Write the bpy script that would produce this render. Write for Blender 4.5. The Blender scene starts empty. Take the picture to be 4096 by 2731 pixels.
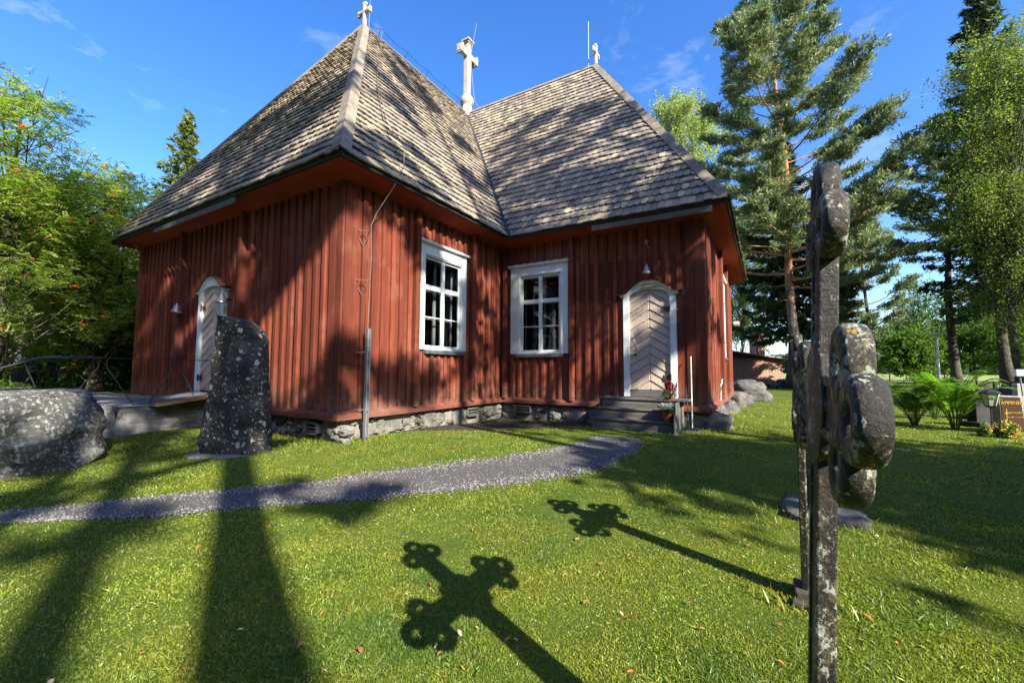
import bpy, math, random
import numpy as np
from mathutils import Vector, Matrix, noise as mn
sin, cos, pi, rad = math.sin, math.cos, math.pi, math.radians
scene = bpy.context.scene
COL = scene.collection

# ------------------------------------------------------------------ camera
CAM = Vector((6.9476, -5.2664, 1.6005))
RV = Vector((0.85889731, 0.51211758, 0.00556675))
UV = Vector((0.0288583, -0.05924609, 0.99782619))
FV = Vector((-0.51133414, 0.85686958, 0.06566515))
cam = bpy.data.cameras.new('camera')
cam.sensor_width = 36.0
cam.lens = 36.0 * 1694.5 / 4096
cam.clip_end = 3000
cam.clip_start = 0.05
co = bpy.data.objects.new('camera', cam)
COL.objects.link(co)
co.matrix_world = Matrix(((RV.x, UV.x, -FV.x, CAM.x), (RV.y, UV.y, -FV.y, CAM.y), (RV.z, UV.z, -FV.z, CAM.z), (0, 0, 0, 1)))
scene.camera = co

# ------------------------------------------------------------------ light
SUN_EL, SUN_PHI = rad(34), rad(23.5)
SD = Vector((cos(SUN_PHI) * cos(SUN_EL), -sin(SUN_PHI) * cos(SUN_EL), sin(SUN_EL)))
sun = bpy.data.lights.new('sun', 'SUN')
sun.energy = 5.0
sun.angle = rad(0.53)
sun.color = (1.0, 0.94, 0.77)
so = bpy.data.objects.new('sun', sun)
COL.objects.link(so)
so.rotation_euler = SD.to_track_quat('Z', 'Y').to_euler()

w = bpy.data.worlds.new('World')
scene.world = w
w.use_nodes = True
nt = w.node_tree
nt.nodes.clear()
out = nt.nodes.new('ShaderNodeOutputWorld')
bg = nt.nodes.new('ShaderNodeBackground')
bg.inputs['Strength'].default_value = 0.08
sky = nt.nodes.new('ShaderNodeTexSky')
sky.sky_type = 'NISHITA'
sky.sun_disc = False
sky.sun_elevation = SUN_EL
sky.sun_rotation = math.atan2(SD.x, SD.y)
sky.air_density = 1.0
sky.dust_density = 0.9
sky.ozone_density = 3.0
hs = nt.nodes.new('ShaderNodeHueSaturation')
hs.inputs['Saturation'].default_value = 1.3
hs.inputs['Value'].default_value = 1.5
hs.inputs['Hue'].default_value = 0.511
nt.links.new(sky.outputs[0], hs.inputs['Color'])
# thin cirrus wisps in the sky dome
tc = nt.nodes.new('ShaderNodeTexCoord')
mp = nt.nodes.new('ShaderNodeMapping')
mp.inputs['Scale'].default_value = (2.6, 5.0, 7.0)
mp.inputs['Rotation'].default_value = (0.3, 0.5, 0.4)
nz = nt.nodes.new('ShaderNodeTexNoise')
nz.inputs['Scale'].default_value = 1.1
nz.inputs['Detail'].default_value = 9
nz.inputs['Roughness'].default_value = 0.62
nz.inputs['Distortion'].default_value = 0.5
rp = nt.nodes.new('ShaderNodeValToRGB')
rp.color_ramp.elements[0].position = 0.565
rp.color_ramp.elements[0].color = (0, 0, 0, 1)
rp.color_ramp.elements[1].position = 0.85
rp.color_ramp.elements[1].color = (0.5, 0.5, 0.5, 1)
mix = nt.nodes.new('ShaderNodeMix')
mix.data_type = 'RGBA'
nt.links.new(tc.outputs['Generated'], mp.inputs[0])
nt.links.new(mp.outputs[0], nz.inputs['Vector'])
nt.links.new(nz.outputs['Fac'], rp.inputs[0])
nt.links.new(rp.outputs[0], mix.inputs['Factor'])
nt.links.new(hs.outputs[0], mix.inputs['A'])
mix.inputs['B'].default_value = (6.5, 6.8, 7.4, 1)
nt.links.new(mix.outputs['Result'], bg.inputs['Color'])
nt.links.new(bg.outputs[0], out.inputs[0])

vs = scene.view_settings
vs.view_transform = 'Standard'
vs.look = 'None'
vs.exposure = 1.6
vs.gamma = 1
scene.cycles.max_bounces = 6
scene.cycles.transparent_max_bounces = 6

# ------------------------------------------------------------------ helpers
rng = np.random.default_rng(7)
random.seed(7)

def at(px, t, z=0.0):
    """ground position at picture column px (of 4096) and t metres in front of the viewpoint"""
    s = (px - 2048) / 1694.5
    return Vector((CAM.x + FV.x * t + RV.x * s * t, CAM.y + FV.y * t + RV.y * s * t, z))

def gz(x, y):
    """height of the ground"""
    t = (y + 0.3 * max(-x, -30) * (1 if x < 0 else 0) - 0.12 * max(x, 0) * 0 + 3.2) / 3.8 - (0.3 if x > 4 else 0.3 * max(0, min(1, x / 4)))
    t = max(0, min(1, t))
    z = 0.21 * t * t * (3 - 2 * t)
    z -= 0.15 * math.exp(-((x - 0.9) ** 2 + (y - 4.7) ** 2) / 2.2)
    u = max(0, min(1, (-x - 9.6) / 2.6)) * max(0, min(1, (y + 8) / 5))
    z += 0.48 * u * u * (3 - 2 * u)
    return z + 0.012 * mn.noise(Vector((x * 0.6, y * 0.6, 0)))

def props(o, label=None, cat=None, group=None, kind=None):
    if label: o['label'] = label
    if cat: o['category'] = cat
    if group: o['group'] = group
    if kind: o['kind'] = kind
    return o

def thing(name, loc, label, cat, group=None):
    o = bpy.data.objects.new(name, None)
    o.empty_display_size = 0.1
    o.location = loc
    COL.objects.link(o)
    props(o, label, cat, group)
    return o

def wloc(o):
    v = Vector(o.location)
    while o.parent:
        o = o.parent
        v += o.location
    return v

class MB:
    def __init__(s):
        s.v = []; s.f = []
    def add(s, vs_, fs_):
        n = len(s.v)
        s.v.extend([tuple(a) for a in vs_])
        s.f.extend([tuple(i + n for i in f) for f in fs_])
        return s
    def box(s, a, b, M=None):
        x0, y0, z0 = a; x1, y1, z1 = b
        P = [(x0, y0, z0), (x1, y0, z0), (x1, y1, z0), (x0, y1, z0), (x0, y0, z1), (x1, y0, z1), (x1, y1, z1), (x0, y1, z1)]
        if M is not None: P = [M @ Vector(p) for p in P]
        return s.add(P, [(0, 3, 2, 1), (4, 5, 6, 7), (0, 1, 5, 4), (1, 2, 6, 5), (2, 3, 7, 6), (3, 0, 4, 7)])
    def cbox(s, c, size, M=None):
        return s.box([c[i] - size[i] / 2 for i in range(3)], [c[i] + size[i] / 2 for i in range(3)], M)
    def beam(s, p, q, wd, ht, up=(0, 0, 1)):
        p = Vector(p); q = Vector(q); d = (q - p).normalized(); up = Vector(up)
        a = d.cross(up).normalized(); b = a.cross(d)
        P = []
        for c in (p, q):
            for i, j in ((-1, -1), (1, -1), (1, 1), (-1, 1)):
                P.append(c + a * (i * wd / 2) + b * (j * ht / 2))
        return s.add(P, [(0, 3, 2, 1), (4, 5, 6, 7), (0, 1, 5, 4), (1, 2, 6, 5), (2, 3, 7, 6), (3, 0, 4, 7)])
    def tube(s, path, r, n=8, cap=True):
        path = [Vector(p) for p in path]
        rs = r if isinstance(r, (list, tuple)) else [r] * len(path)
        ref = Vector((0, 0, 1)) if abs((path[-1] - path[0]).normalized().z) < 0.9 else Vector((1, 0, 0))
        P = []; F = []
        for k, c in enumerate(path):
            d = (path[min(k + 1, len(path) - 1)] - path[max(k - 1, 0)]).normalized()
            a = d.cross(ref).normalized(); b = d.cross(a)
            for i in range(n):
                t = 2 * pi * i / n
                P.append(c + (a * cos(t) + b * sin(t)) * rs[k])
        for k in range(len(path) - 1):
            for i in range(n):
                j = (i + 1) % n
                F.append((k * n + i, k * n + j, (k + 1) * n + j, (k + 1) * n + i))
        if cap:
            F.append(tuple(range(n))[::-1]); F.append(tuple(range((len(path) - 1) * n, len(path) * n)))
        return s.add(P, F)
    def lathe(s, c, prof, n=16, M=None):
        c = Vector(c); P = []; F = []
        for r, z in prof:
            for i in range(n):
                t = 2 * pi * i / n
                p = Vector((r * cos(t), r * sin(t), z))
                P.append(c + (M @ p if M is not None else p))
        m = len(prof)
        for k in range(m - 1):
            for i in range(n):
                j = (i + 1) % n
                F.append((k * n + i, k * n + j, (k + 1) * n + j, (k + 1) * n + i))
        F.append(tuple(range(n))[::-1]); F.append(tuple(range((m - 1) * n, m * n)))
        return s.add(P, F)
    def prism(s, poly, nrm, d):
        """poly: list of 3D points, extruded by nrm*d"""
        n = len(poly); nv = Vector(nrm) * d
        P = [Vector(p) for p in poly] + [Vector(p) + nv for p in poly]
        F = [tuple(range(n))[::-1], tuple(range(n, 2 * n))] + [(i, (i + 1) % n, n + (i + 1) % n, n + i) for i in range(n)]
        return s.add(P, F)
    def build(s, name, mat, parent=None, smooth=False, bevel=0):
        return link(name, np.array([tuple(v) for v in s.v], dtype=np.float64), s.f, mat, parent, smooth, bevel)

def link(name, V, F, mat, parent=None, smooth=False, bevel=0):
    me = bpy.data.meshes.new(name)
    if parent is not None:
        V = V - np.array(wloc(parent))
    me.from_pydata(V.tolist(), [], F)
    me.materials.append(mat)
    if smooth: me.polygons.foreach_set('use_smooth', [True] * len(me.polygons))
    me.update()
    o = bpy.data.objects.new(name, me)
    COL.objects.link(o)
    if parent is not None: o.parent = parent
    if bevel:
        m = o.modifiers.new('b', 'BEVEL'); m.width = bevel; m.segments = 2; m.limit_method = 'ANGLE'
    return o

def fast(name, V, k, mat, parent=None, smooth=False):
    """mesh out of an (N*k,3) array: N polygons with k corners each, none shared"""
    V = np.asarray(V, dtype=np.float32).reshape(-1, 3)
    if parent is not None: V = V - np.array(wloc(parent), dtype=np.float32)
    n = len(V) // k
    me = bpy.data.meshes.new(name)
    me.vertices.add(len(V)); me.vertices.foreach_set('co', V.ravel())
    me.loops.add(n * k); me.loops.foreach_set('vertex_index', np.arange(n * k, dtype=np.int32))
    me.polygons.add(n)
    me.polygons.foreach_set('loop_start', np.arange(0, n * k, k, dtype=np.int32))
    me.update(calc_edges=True)
    me.materials.append(mat)
    o = bpy.data.objects.new(name, me)
    COL.objects.link(o)
    if parent is not None: o.parent = parent
    return o

# ------------------------------------------------------------------ materials
class NT:
    def __init__(s, name):
        s.m = bpy.data.materials.new(name); s.m.use_nodes = True
        s.t = s.m.node_tree; s.t.nodes.clear()
        s.out = s.n('ShaderNodeOutputMaterial')
    def n(s, typ, **kw):
        x = s.t.nodes.new(typ)
        for k, v in kw.items():
            if k.startswith('_'): setattr(x, k[1:], v)
            else: x.inputs[k.replace('__', ' ')].default_value = v
        return x
    def l(s, a, b): s.t.links.new(a, b)
    def noise(s, scale, detail=4, rough=0.55, sc=(1, 1, 1), coord='Object', dist=0):
        t = s.n('ShaderNodeTexCoord'); m = s.n('ShaderNodeMapping'); m.inputs['Scale'].default_value = sc
        if coord == 'World':
            g = s.n('ShaderNodeNewGeometry'); s.l(g.outputs['Position'], m.inputs[0])
        else: s.l(t.outputs[coord], m.inputs[0])
        x = s.n('ShaderNodeTexNoise', Scale=scale, Detail=detail, Roughness=rough, Distortion=dist)
        s.l(m.outputs[0], x.inputs['Vector'])
        return x.outputs['Fac']
    def ramp(s, fac, stops):
        r = s.n('ShaderNodeValToRGB'); e = r.color_ramp.elements
        while len(e) < len(stops): e.new(0.5)
        for i, (p, c) in enumerate(stops):
            e[i].position = p
            e[i].color = (c, c, c, 1) if isinstance(c, (int, float)) else (*c, 1)
        s.l(fac, r.inputs[0]); return r.outputs[0]
    def mix(s, fac, a, b, mode='MIX'):
        x = s.n('ShaderNodeMix', _data_type='RGBA', _blend_type=mode)
        for sock, v in ((x.inputs['Factor'], fac), (x.inputs['A'], a), (x.inputs['B'], b)):
            if hasattr(v, 'is_linked') or hasattr(v, 'node'): s.l(v, sock)
            elif isinstance(v, (int, float)): sock.default_value = v if sock.type == 'VALUE' else (v, v, v, 1)
            else: sock.default_value = (*v, 1)
        return x.outputs['Result']
    def island(s):
        return s.n('ShaderNodeNewGeometry').outputs['Random Per Island']
    def bsdf(s, col, rough=0.8, spec=0.3, bump=None, bs=0.3, bd=0.02, metal=0):
        b = s.n('ShaderNodeBsdfPrincipled')
        if hasattr(col, 'node'): s.l(col, b.inputs['Base Color'])
        else: b.inputs['Base Color'].default_value = (*col, 1)
        if hasattr(rough, 'node'): s.l(rough, b.inputs['Roughness'])
        else: b.inputs['Roughness'].default_value = rough
        b.inputs['Specular IOR Level'].default_value = spec
        b.inputs['Metallic'].default_value = metal
        if bump is not None:
            q = s.n('ShaderNodeBump', Strength=bs, Distance=bd); s.l(bump, q.inputs['Height']); s.l(q.outputs[0], b.inputs['Normal'])
        s.b = b
        s.l(b.outputs[0], s.out.inputs[0]); return s.m

def m_wood(name, c1, c2, c3=None, sc=(9, 9, 0.7), rough=0.85, bs=0.35, isl=0.25, spec=0.2, scale=3):
    N = NT(name)
    f = N.noise(scale, 6, 0.65, sc)
    g = N.noise(0.8, 4, 0.6, (1, 1, 1))
    col = N.ramp(f, [(0.3, c1), (0.7, c2)])
    if c3: col = N.mix(N.ramp(g, [(0.5, 0.0), (0.75, 0.6)]), col, c3)
    if isl:
        k = N.ramp(N.island(), [(0, 1 - isl), (1, 1 + isl * 0.5)])
        col = N.mix(1.0, col, k, 'MULTIPLY')
    return N.bsdf(col, rough, spec, f, bs, 0.004)

def m_plain(name, c, rough=0.6, spec=0.4, metal=0, var=0.15, scale=12):
    N = NT(name); f = N.noise(scale, 4)
    col = N.ramp(f, [(0.3, tuple(x * (1 - var) for x in c)), (0.7, tuple(min(1, x * (1 + var)) for x in c))])
    return N.bsdf(col, rough, spec, f, 0.1, 0.003, metal)

N = NT('red_paint')
f = N.noise(3, 6, 0.7, (16, 16, 0.5)); g = N.noise(1.3, 6, 0.65, (1, 1, 0.7)); bd_ = N.noise(1.0, 2, 0.5, (5.2, 5.2, 0.04)); h_ = N.noise(9, 5, 0.7)
c = N.ramp(f, [(0.28, (0.095, 0.021, 0.015)), (0.5, (0.175, 0.040, 0.022)), (0.75, (0.27, 0.075, 0.040))])
c = N.mix(N.ramp(bd_, [(0.35, 0.6), (0.55, 0.0)]), c, (0.10, 0.024, 0.018))
c = N.mix(N.ramp(g, [(0.52, 0.0), (0.72, 0.55)]), c, (0.30, 0.12, 0.085))
c = N.mix(N.ramp(h_, [(0.6, 0.0), (0.75, 0.35)]), c, (0.07, 0.02, 0.018))
k = N.ramp(N.island(), [(0, 0.62), (0.5, 0.95), (1, 1.25)])
c = N.mix(1.0, c, k, 'MULTIPLY')
co_ = N.n('ShaderNodeTexCoord'); sz_ = N.n('ShaderNodeSeparateXYZ'); N.l(co_.outputs['Object'], sz_.inputs[0])
mz = N.n('ShaderNodeMapRange'); mz.inputs['From Min'].default_value = 1.15; mz.inputs['From Max'].default_value = 0.5; N.l(sz_.outputs['Z'], mz.inputs[0])
dm = N.mix(1.0, N.ramp(N.noise(7, 5, 0.7), [(0.35, 0.0), (0.65, 0.75)]), mz.outputs[0], 'MULTIPLY')
c = N.mix(dm, c, (0.26, 0.16, 0.12))
M_RED = N.bsdf(c, 0.85, 0.2, f, 0.6, 0.005)
M_REDTRIM = m_wood('red_trim', (0.14, 0.042, 0.028), (0.21, 0.075, 0.052), (0.20, 0.12, 0.095), (3, 3, 3), isl=0.12)
M_SOFFIT = m_wood('red_soffit', (0.22, 0.032, 0.018), (0.30, 0.045, 0.022), (0.13, 0.03, 0.02), (1, 1, 2), isl=0)
M_WHITE = m_wood('white_paint', (0.55, 0.58, 0.6), (0.70, 0.73, 0.76), (0.50, 0.51, 0.5), (6, 6, 1), rough=0.55, bs=0.15, isl=0.06)
M_DOOR = m_plain('door_paint', (0.44, 0.35, 0.295), 0.6, 0.3, 0, 0.08)
M_GREYWOOD = m_wood('weathered_planks', (0.07, 0.06, 0.055), (0.18, 0.165, 0.15), (0.05, 0.045, 0.04), (1.5, 14, 14), isl=0.3)
M_STEP = m_wood('step_planks', (0.075, 0.07, 0.068), (0.17, 0.16, 0.155), (0.10, 0.10, 0.11), (1.2, 14, 14), isl=0.3)
M_STEPL = m_wood('pale_grey_boards', (0.16, 0.16, 0.16), (0.30, 0.30, 0.31), None, (1.2, 14, 14), isl=0.2)
M_CAP = m_wood('hip_boards', (0.13, 0.11, 0.09), (0.28, 0.235, 0.19), (0.11, 0.10, 0.095), (3, 3, 1.2), isl=0.2)
M_PALE = m_wood('pale_wood', (0.32, 0.27, 0.21), (0.56, 0.50, 0.42), (0.26, 0.22, 0.17), (10, 10, 1), isl=0.1)
M_IRON = m_plain('black_iron', (0.02, 0.018, 0.018), 0.5, 0.5, 0.5)
M_RUST = m_plain('rusty_hinge', (0.09, 0.05, 0.035), 0.6, 0.4, 0.6)
M_STEEL = m_plain('galvanised_steel', (0.36, 0.38, 0.42), 0.4, 0.5, 0.7, 0.2)
M_CABLE = m_plain('weathered_cable', (0.16, 0.14, 0.12), 0.6, 0.3, 0.3)
M_DARKSTEEL = m_plain('dark_steel', (0.022, 0.026, 0.035), 0.45, 0.5, 0.5)
M_ZINC = m_plain('zinc_flashing', (0.16, 0.19, 0.22), 0.45, 0.5, 0.6, 0.2)
M_COPPER = m_plain('lamp_shade_metal', (0.42, 0.33, 0.3), 0.35, 0.5, 0.7, 0.15)
M_LEAD = m_plain('valley_metal', (0.03, 0.03, 0.035), 0.5, 0.5, 0.4, 0.5, 5)
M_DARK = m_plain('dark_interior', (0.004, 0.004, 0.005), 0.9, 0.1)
M_PINK = m_plain('insulator_pink', (0.55, 0.12, 0.18), 0.4)
M_SIGN = m_plain('sign_board', (0.52, 0.45, 0.30), 0.6)
M_INK = m_plain('sign_ink', (0.02, 0.02, 0.02), 0.7)
M_GOLD = m_plain('gold_letters', (0.62, 0.38, 0.10), 0.4, 0.5, 0.5)
M_TERRA = m_plain('terracotta', (0.30, 0.085, 0.035), 0.8, 0.2, 0, 0.25)
M_BLUEPL = m_plain('blue_grey_bristles', (0.08, 0.14, 0.22), 0.6, 0.3)
M_BLACKPL = m_plain('black_plastic', (0.015, 0.015, 0.02), 0.5, 0.5)
M_HANDLE = m_plain('pale_handle', (0.45, 0.5, 0.42), 0.5)
M_LAMPGLASS = m_plain('lantern_glass', (0.42, 0.42, 0.42), 0.4, 0.5)

# shingles: colour per board and dark weather streaks
N = NT('aspen_shingles')
f = N.noise(3, 6, 0.6, (12, 12, 2.2))
g = N.noise(0.35, 4, 0.6)
isl = N.island()
c = N.ramp(f, [(0.25, (0.14, 0.105, 0.085)), (0.55, (0.29, 0.245, 0.19)), (0.8, (0.47, 0.41, 0.32))])
c = N.mix(N.ramp(isl, [(0, 0.8), (0.12, 0.5), (0.5, 0.0), (1, 0.0)]), c, (0.12, 0.10, 0.095))
c = N.mix(N.ramp(isl, [(0.72, 0.0), (0.9, 0.6), (1, 0.75)]), c, (0.56, 0.45, 0.29))
c = N.mix(N.ramp(g, [(0.42, 0.0), (0.68, 0.4)]), c, (0.22, 0.2, 0.21))
M_SHINGLE = N.bsdf(c, 0.8, 0.3, f, 0.5, 0.006)

# glass
N = NT('window_glass')
gl = N.n('ShaderNodeBsdfGlossy', Roughness=0.02); gl.inputs['Color'].default_value = (0.85, 0.9, 0.95, 1)
tr = N.n('ShaderNodeBsdfTransparent'); tr.inputs['Color'].default_value = (0.55, 0.58, 0.6, 1)
fr = N.n('ShaderNodeFresnel', IOR=1.5)
b_ = N.noise(2.5, 2)
bp = N.n('ShaderNodeBump', Strength=0.15, Distance=0.02); N.l(b_, bp.inputs['Height']); N.l(bp.outputs[0], gl.inputs['Normal'])
ms = N.n('ShaderNodeMixShader'); N.l(fr.outputs[0], ms.inputs[0]); N.l(tr.outputs[0], ms.inputs[1]); N.l(gl.outputs[0], ms.inputs[2])
N.l(ms.outputs[0], N.out.inputs[0])
M_GLASS = N.m

def m_stone(name, dark, mid, light, lich=None, ls=7, lth=(0.62, 0.66), bs=0.6, scale=2.5, lich2=None, spec=0.3, spots=False):
    N = NT(name)
    a = N.noise(scale, 8, 0.7); b = N.noise(28, 4, 0.7); h = N.noise(scale * 2.5, 8, 0.7)
    col = N.ramp(a, [(0.32, dark), (0.5, mid), (0.7, light)])
    col = N.mix(N.ramp(b, [(0.3, 0.35), (0.6, 0.0)]), col, tuple(x * 0.35 for x in dark))
    if lich:
        e = N.noise(ls, 5, 0.62, dist=0.3)
        col = N.mix(N.ramp(e, [(lth[0], 0.0), (lth[1], 0.8)]), col, lich)
        for vs_, th_, jt in (((7.0, 0.30, 0.25), (19.0, 0.34, 0.22)) if spots else ()):
            tc_ = N.n('ShaderNodeTexCoord'); vv = N.n('ShaderNodeTexVoronoi', Scale=vs_); mx_ = N.n('ShaderNodeMix', _data_type='RGBA'); mx_.inputs['Factor'].default_value = 0.13
            nn_ = N.n('ShaderNodeTexNoise', Scale=11.0, Detail=6.0); N.l(tc_.outputs['Object'], nn_.inputs['Vector']); N.l(tc_.outputs['Object'], mx_.inputs['A']); N.l(nn_.outputs['Color'], mx_.inputs['B']); N.l(mx_.outputs['Result'], vv.inputs['Vector'])
            sp_ = N.n('ShaderNodeSeparateColor'); N.l(vv.outputs['Color'], sp_.inputs[0])
            # each cell has its own spot size, many have none
            ma = N.n('ShaderNodeMath', _operation='MULTIPLY_ADD'); N.l(sp_.outputs[0], ma.inputs[0]); ma.inputs[1].default_value = -0.30; N.l(vv.outputs['Distance'], ma.inputs[2])
            col = N.mix(N.ramp(ma.outputs[0], [(0, 0.9), (0.02, 0.0)]), col, tuple(min(1, x * 1.25) for x in lich))
    if lich2:
        e = N.noise(ls * 0.45, 6, 0.7)
        col = N.mix(N.ramp(e, [(0.6, 0.0), (0.66, 0.7)]), col, lich2)
    return N.bsdf(col, 0.9, spec, h, bs, 0.05)

M_MENHIR = m_stone('lichened_standing_stone', (0.014, 0.014, 0.016), (0.05, 0.046, 0.043), (0.15, 0.13, 0.115), (0.40, 0.40, 0.34), 13, (0.63, 0.65), 1.0, 3.0, spots=True)
M_BOULDER = m_stone('lichened_boulder', (0.018, 0.018, 0.02), (0.095, 0.09, 0.085), (0.23, 0.21, 0.195), (0.30, 0.33, 0.32), 17, (0.54, 0.6), 1.0, 3.0)
M_GRANITE = m_stone('split_granite', (0.13, 0.13, 0.135), (0.28, 0.27, 0.26), (0.44, 0.41, 0.38), (0.22, 0.23, 0.17), 4, (0.6, 0.7), 1.0)
M_ROCK = m_stone('field_stone', (0.04, 0.04, 0.045), (0.10, 0.095, 0.09), (0.19, 0.175, 0.16), (0.2, 0.21, 0.19), 14, (0.6, 0.66), 0.9)
M_FOUND = m_stone('foundation_stone', (0.08, 0.08, 0.08), (0.18, 0.17, 0.155), (0.30, 0.28, 0.25), (0.2, 0.2, 0.15), 6, (0.6, 0.7), 0.7)
M_MORTAR = m_stone('lime_mortar', (0.10, 0.095, 0.085), (0.20, 0.185, 0.16), (0.30, 0.28, 0.25), None, bs=0.5)
M_SLAB = m_stone('paving_slab', (0.10, 0.10, 0.11), (0.2, 0.195, 0.195), (0.3, 0.29, 0.28), None, bs=0.3)
M_GRAVE = m_stone('dark_gravestone', (0.02, 0.02, 0.022), (0.04, 0.04, 0.043), (0.07, 0.07, 0.072), None, bs=0.1, spec=0.15)
M_GRAVEGREY = m_stone('grey_gravestone', (0.16, 0.16, 0.165), (0.26, 0.26, 0.26), (0.36, 0.36, 0.36), None, bs=0.2, scale=18)
M_BROWNPOL = m_plain('polished_brown_granite', (0.05, 0.028, 0.018), 0.25, 0.6, 0, 0.3, 40)
M_ROOT = m_plain('tarred_wood', (0.05, 0.04, 0.035), 0.9)

# iron cross: black worn tar with white, olive and orange lichen
N = NT('lichened_tarred_cross')
a = N.noise(9, 6, 0.7, (1, 1, 0.45)); e1 = N.noise(70, 6, 0.75, (1, 1, 0.6)); e2 = N.noise(60, 6, 0.75, (1, 1, 0.6)); e3 = N.noise(8, 6, 0.75); e4 = N.noise(6, 4, 0.6); hh = N.noise(22, 8, 0.75)
col = N.ramp(a, [(0.35, (0.006, 0.005, 0.007)), (0.55, (0.016, 0.013, 0.012)), (0.72, (0.05, 0.03, 0.02))])
e1 = N.mix(0.35, e1, e4); e2 = N.mix(0.35, e2, e4)
col = N.mix(N.ramp(e1, [(0.52, 0.0), (0.57, 0.8)]), col, (0.12, 0.10, 0.05))
col = N.mix(N.ramp(e2, [(0.545, 0.0), (0.575, 0.95)]), col, (0.36, 0.38, 0.33))
col = N.mix(N.ramp(e3, [(0.68, 0.0), (0.70, 0.85)]), col, (0.42, 0.24, 0.02))
M_CROSS = N.bsdf(col, 0.5, 0.4, hh, 0.8, 0.014)

# ground
def ground_mat():
    N = NT('lawn')
    a = N.noise(0.5, 5, 0.6, coord='World'); b = N.noise(60, 4, 0.7, coord='World'); h = N.noise(45, 5, 0.8, coord='World'); p2 = N.noise(3.0, 5, 0.7, coord='World')
    col = N.ramp(a, [(0.35, (0.06, 0.10, 0.014)), (0.6, (0.12, 0.15, 0.02))])
    col = N.mix(N.ramp(p2, [(0.5, 0.0), (0.75, 0.5)]), col, (0.12, 0.13, 0.03))
    col = N.mix(N.ramp(b, [(0.35, 0.7), (0.6, 0.0)]), col, (0.02, 0.035, 0.008))
    return N.bsdf(col, 0.95, 0.1, h, 0.6, 0.05)
M_LAWN = ground_mat()
N = NT('gravel')
v = N.n('ShaderNodeTexVoronoi', Scale=55); gp = N.n('ShaderNodeNewGeometry'); N.l(gp.outputs['Position'], v.inputs['Vector'])
v2 = N.noise(3, 5, 0.7, coord='World')
cc = N.mix(0.75, (0.11, 0.105, 0.11), v.outputs['Color'], 'MULTIPLY')
cc = N.mix(0.55, cc, (0.11, 0.105, 0.107))
cc = N.mix(N.ramp(v2, [(0.52, 0.0), (0.72, 0.55)]), cc, (0.07, 0.075, 0.035))
M_GRAVEL = N.bsdf(cc, 0.9, 0.2, v.outputs['Distance'], 0.8, 0.03)
N = NT('pebbles')
cc = N.ramp(N.island(), [(0, (0.05, 0.05, 0.055)), (0.5, (0.15, 0.145, 0.15)), (0.85, (0.32, 0.30, 0.29)), (1, (0.26, 0.15, 0.12))])
M_PEBBLE = N.bsdf(cc, 0.85, 0.3)
M_SOIL = m_stone('dark_soil', (0.018, 0.014, 0.012), (0.04, 0.03, 0.025), (0.09, 0.07, 0.055), None, bs=0.9, scale=5)
N = NT('distant_field')
fa = N.noise(0.05, 5, 0.6, coord='World')
M_FIELD = N.bsdf(N.ramp(fa, [(0.35, (0.15, 0.19, 0.05)), (0.65, (0.24, 0.27, 0.09))]), 0.95, 0.1)

def m_leaf(name, stops, trans=0.45, tcol=(1.5, 1.9, 0.5), rough=0.6, spec=0.2, big=None):
    N = NT(name)
    col = N.ramp(N.island(), stops)
    if name == 'grass_blades':
        f9 = N.noise(0.55, 6, 0.7, coord='World'); col = N.mix(N.ramp(f9, [(0.45, 0.0), (0.62, 0.75)]), col, (0.05, 0.13, 0.03))
        f8 = N.noise(4.5, 5, 0.7, coord='World'); col = N.mix(N.ramp(f8, [(0.58, 0.0), (0.72, 0.7)]), col, (0.30, 0.26, 0.10))
    if big:
        f = N.noise(big[0], 3, coord='World'); col = N.mix(N.ramp(f, [(0.4, 0.0), (0.65, big[2])]), col, big[1])
    b = N.n('ShaderNodeBsdfPrincipled', Roughness=rough); b.inputs['Specular IOR Level'].default_value = spec
    N.l(col, b.inputs['Base Color'])
    t = N.n('ShaderNodeBsdfTranslucent'); tm = N.mix(1.0, col, tcol, 'MULTIPLY'); N.l(tm, t.inputs['Color'])
    ms = N.n('ShaderNodeMixShader'); ms.inputs[0].default_value = trans
    N.l(b.outputs[0], ms.inputs[1]); N.l(t.outputs[0], ms.inputs[2]); N.l(ms.outputs[0], N.out.inputs[0])
    return N.m
M_GRASS = m_leaf('grass_blades', [(0, (0.07, 0.13, 0.014)), (0.45, (0.18, 0.255, 0.025)), (0.85, (0.31, 0.35, 0.04)), (1, (0.48, 0.45, 0.14))], 0.4, (1.5, 1.5, 0.4), 0.4, 0.4, (1.6, (0.25, 0.25, 0.035), 0.65))
M_BIRCH = m_leaf('birch_leaves', [(0, (0.05, 0.08, 0.02)), (0.6, (0.14, 0.175, 0.05)), (1, (0.32, 0.31, 0.11))], 0.4)
M_BIRCHPALE = m_leaf('pale_birch_leaves', [(0, (0.13, 0.16, 0.06)), (0.6, (0.27, 0.30, 0.12)), (1, (0.46, 0.46, 0.22))], 0.4)
M_ROWAN = m_leaf('rowan_leaves', [(0, (0.07, 0.12, 0.025)), (0.5, (0.18, 0.24, 0.065)), (0.9, (0.38, 0.40, 0.14)), (1, (0.5, 0.33, 0.10))], 0.5)
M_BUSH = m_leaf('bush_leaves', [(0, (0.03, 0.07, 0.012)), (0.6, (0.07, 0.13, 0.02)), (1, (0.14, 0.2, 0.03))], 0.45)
M_PINE = m_leaf('pine_needles', [(0, (0.09, 0.13, 0.065)), (0.5, (0.19, 0.24, 0.125)), (1, (0.34, 0.37, 0.20))], 0.3, (1.1, 1.2, 0.7), 0.7, 0.1)
M_SPRUCE = m_leaf('spruce_needles', [(0, (0.022, 0.042, 0.018)), (0.6, (0.05, 0.08, 0.03)), (1, (0.11, 0.14, 0.05))], 0.2, (1.1, 1.3, 0.6))
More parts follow.
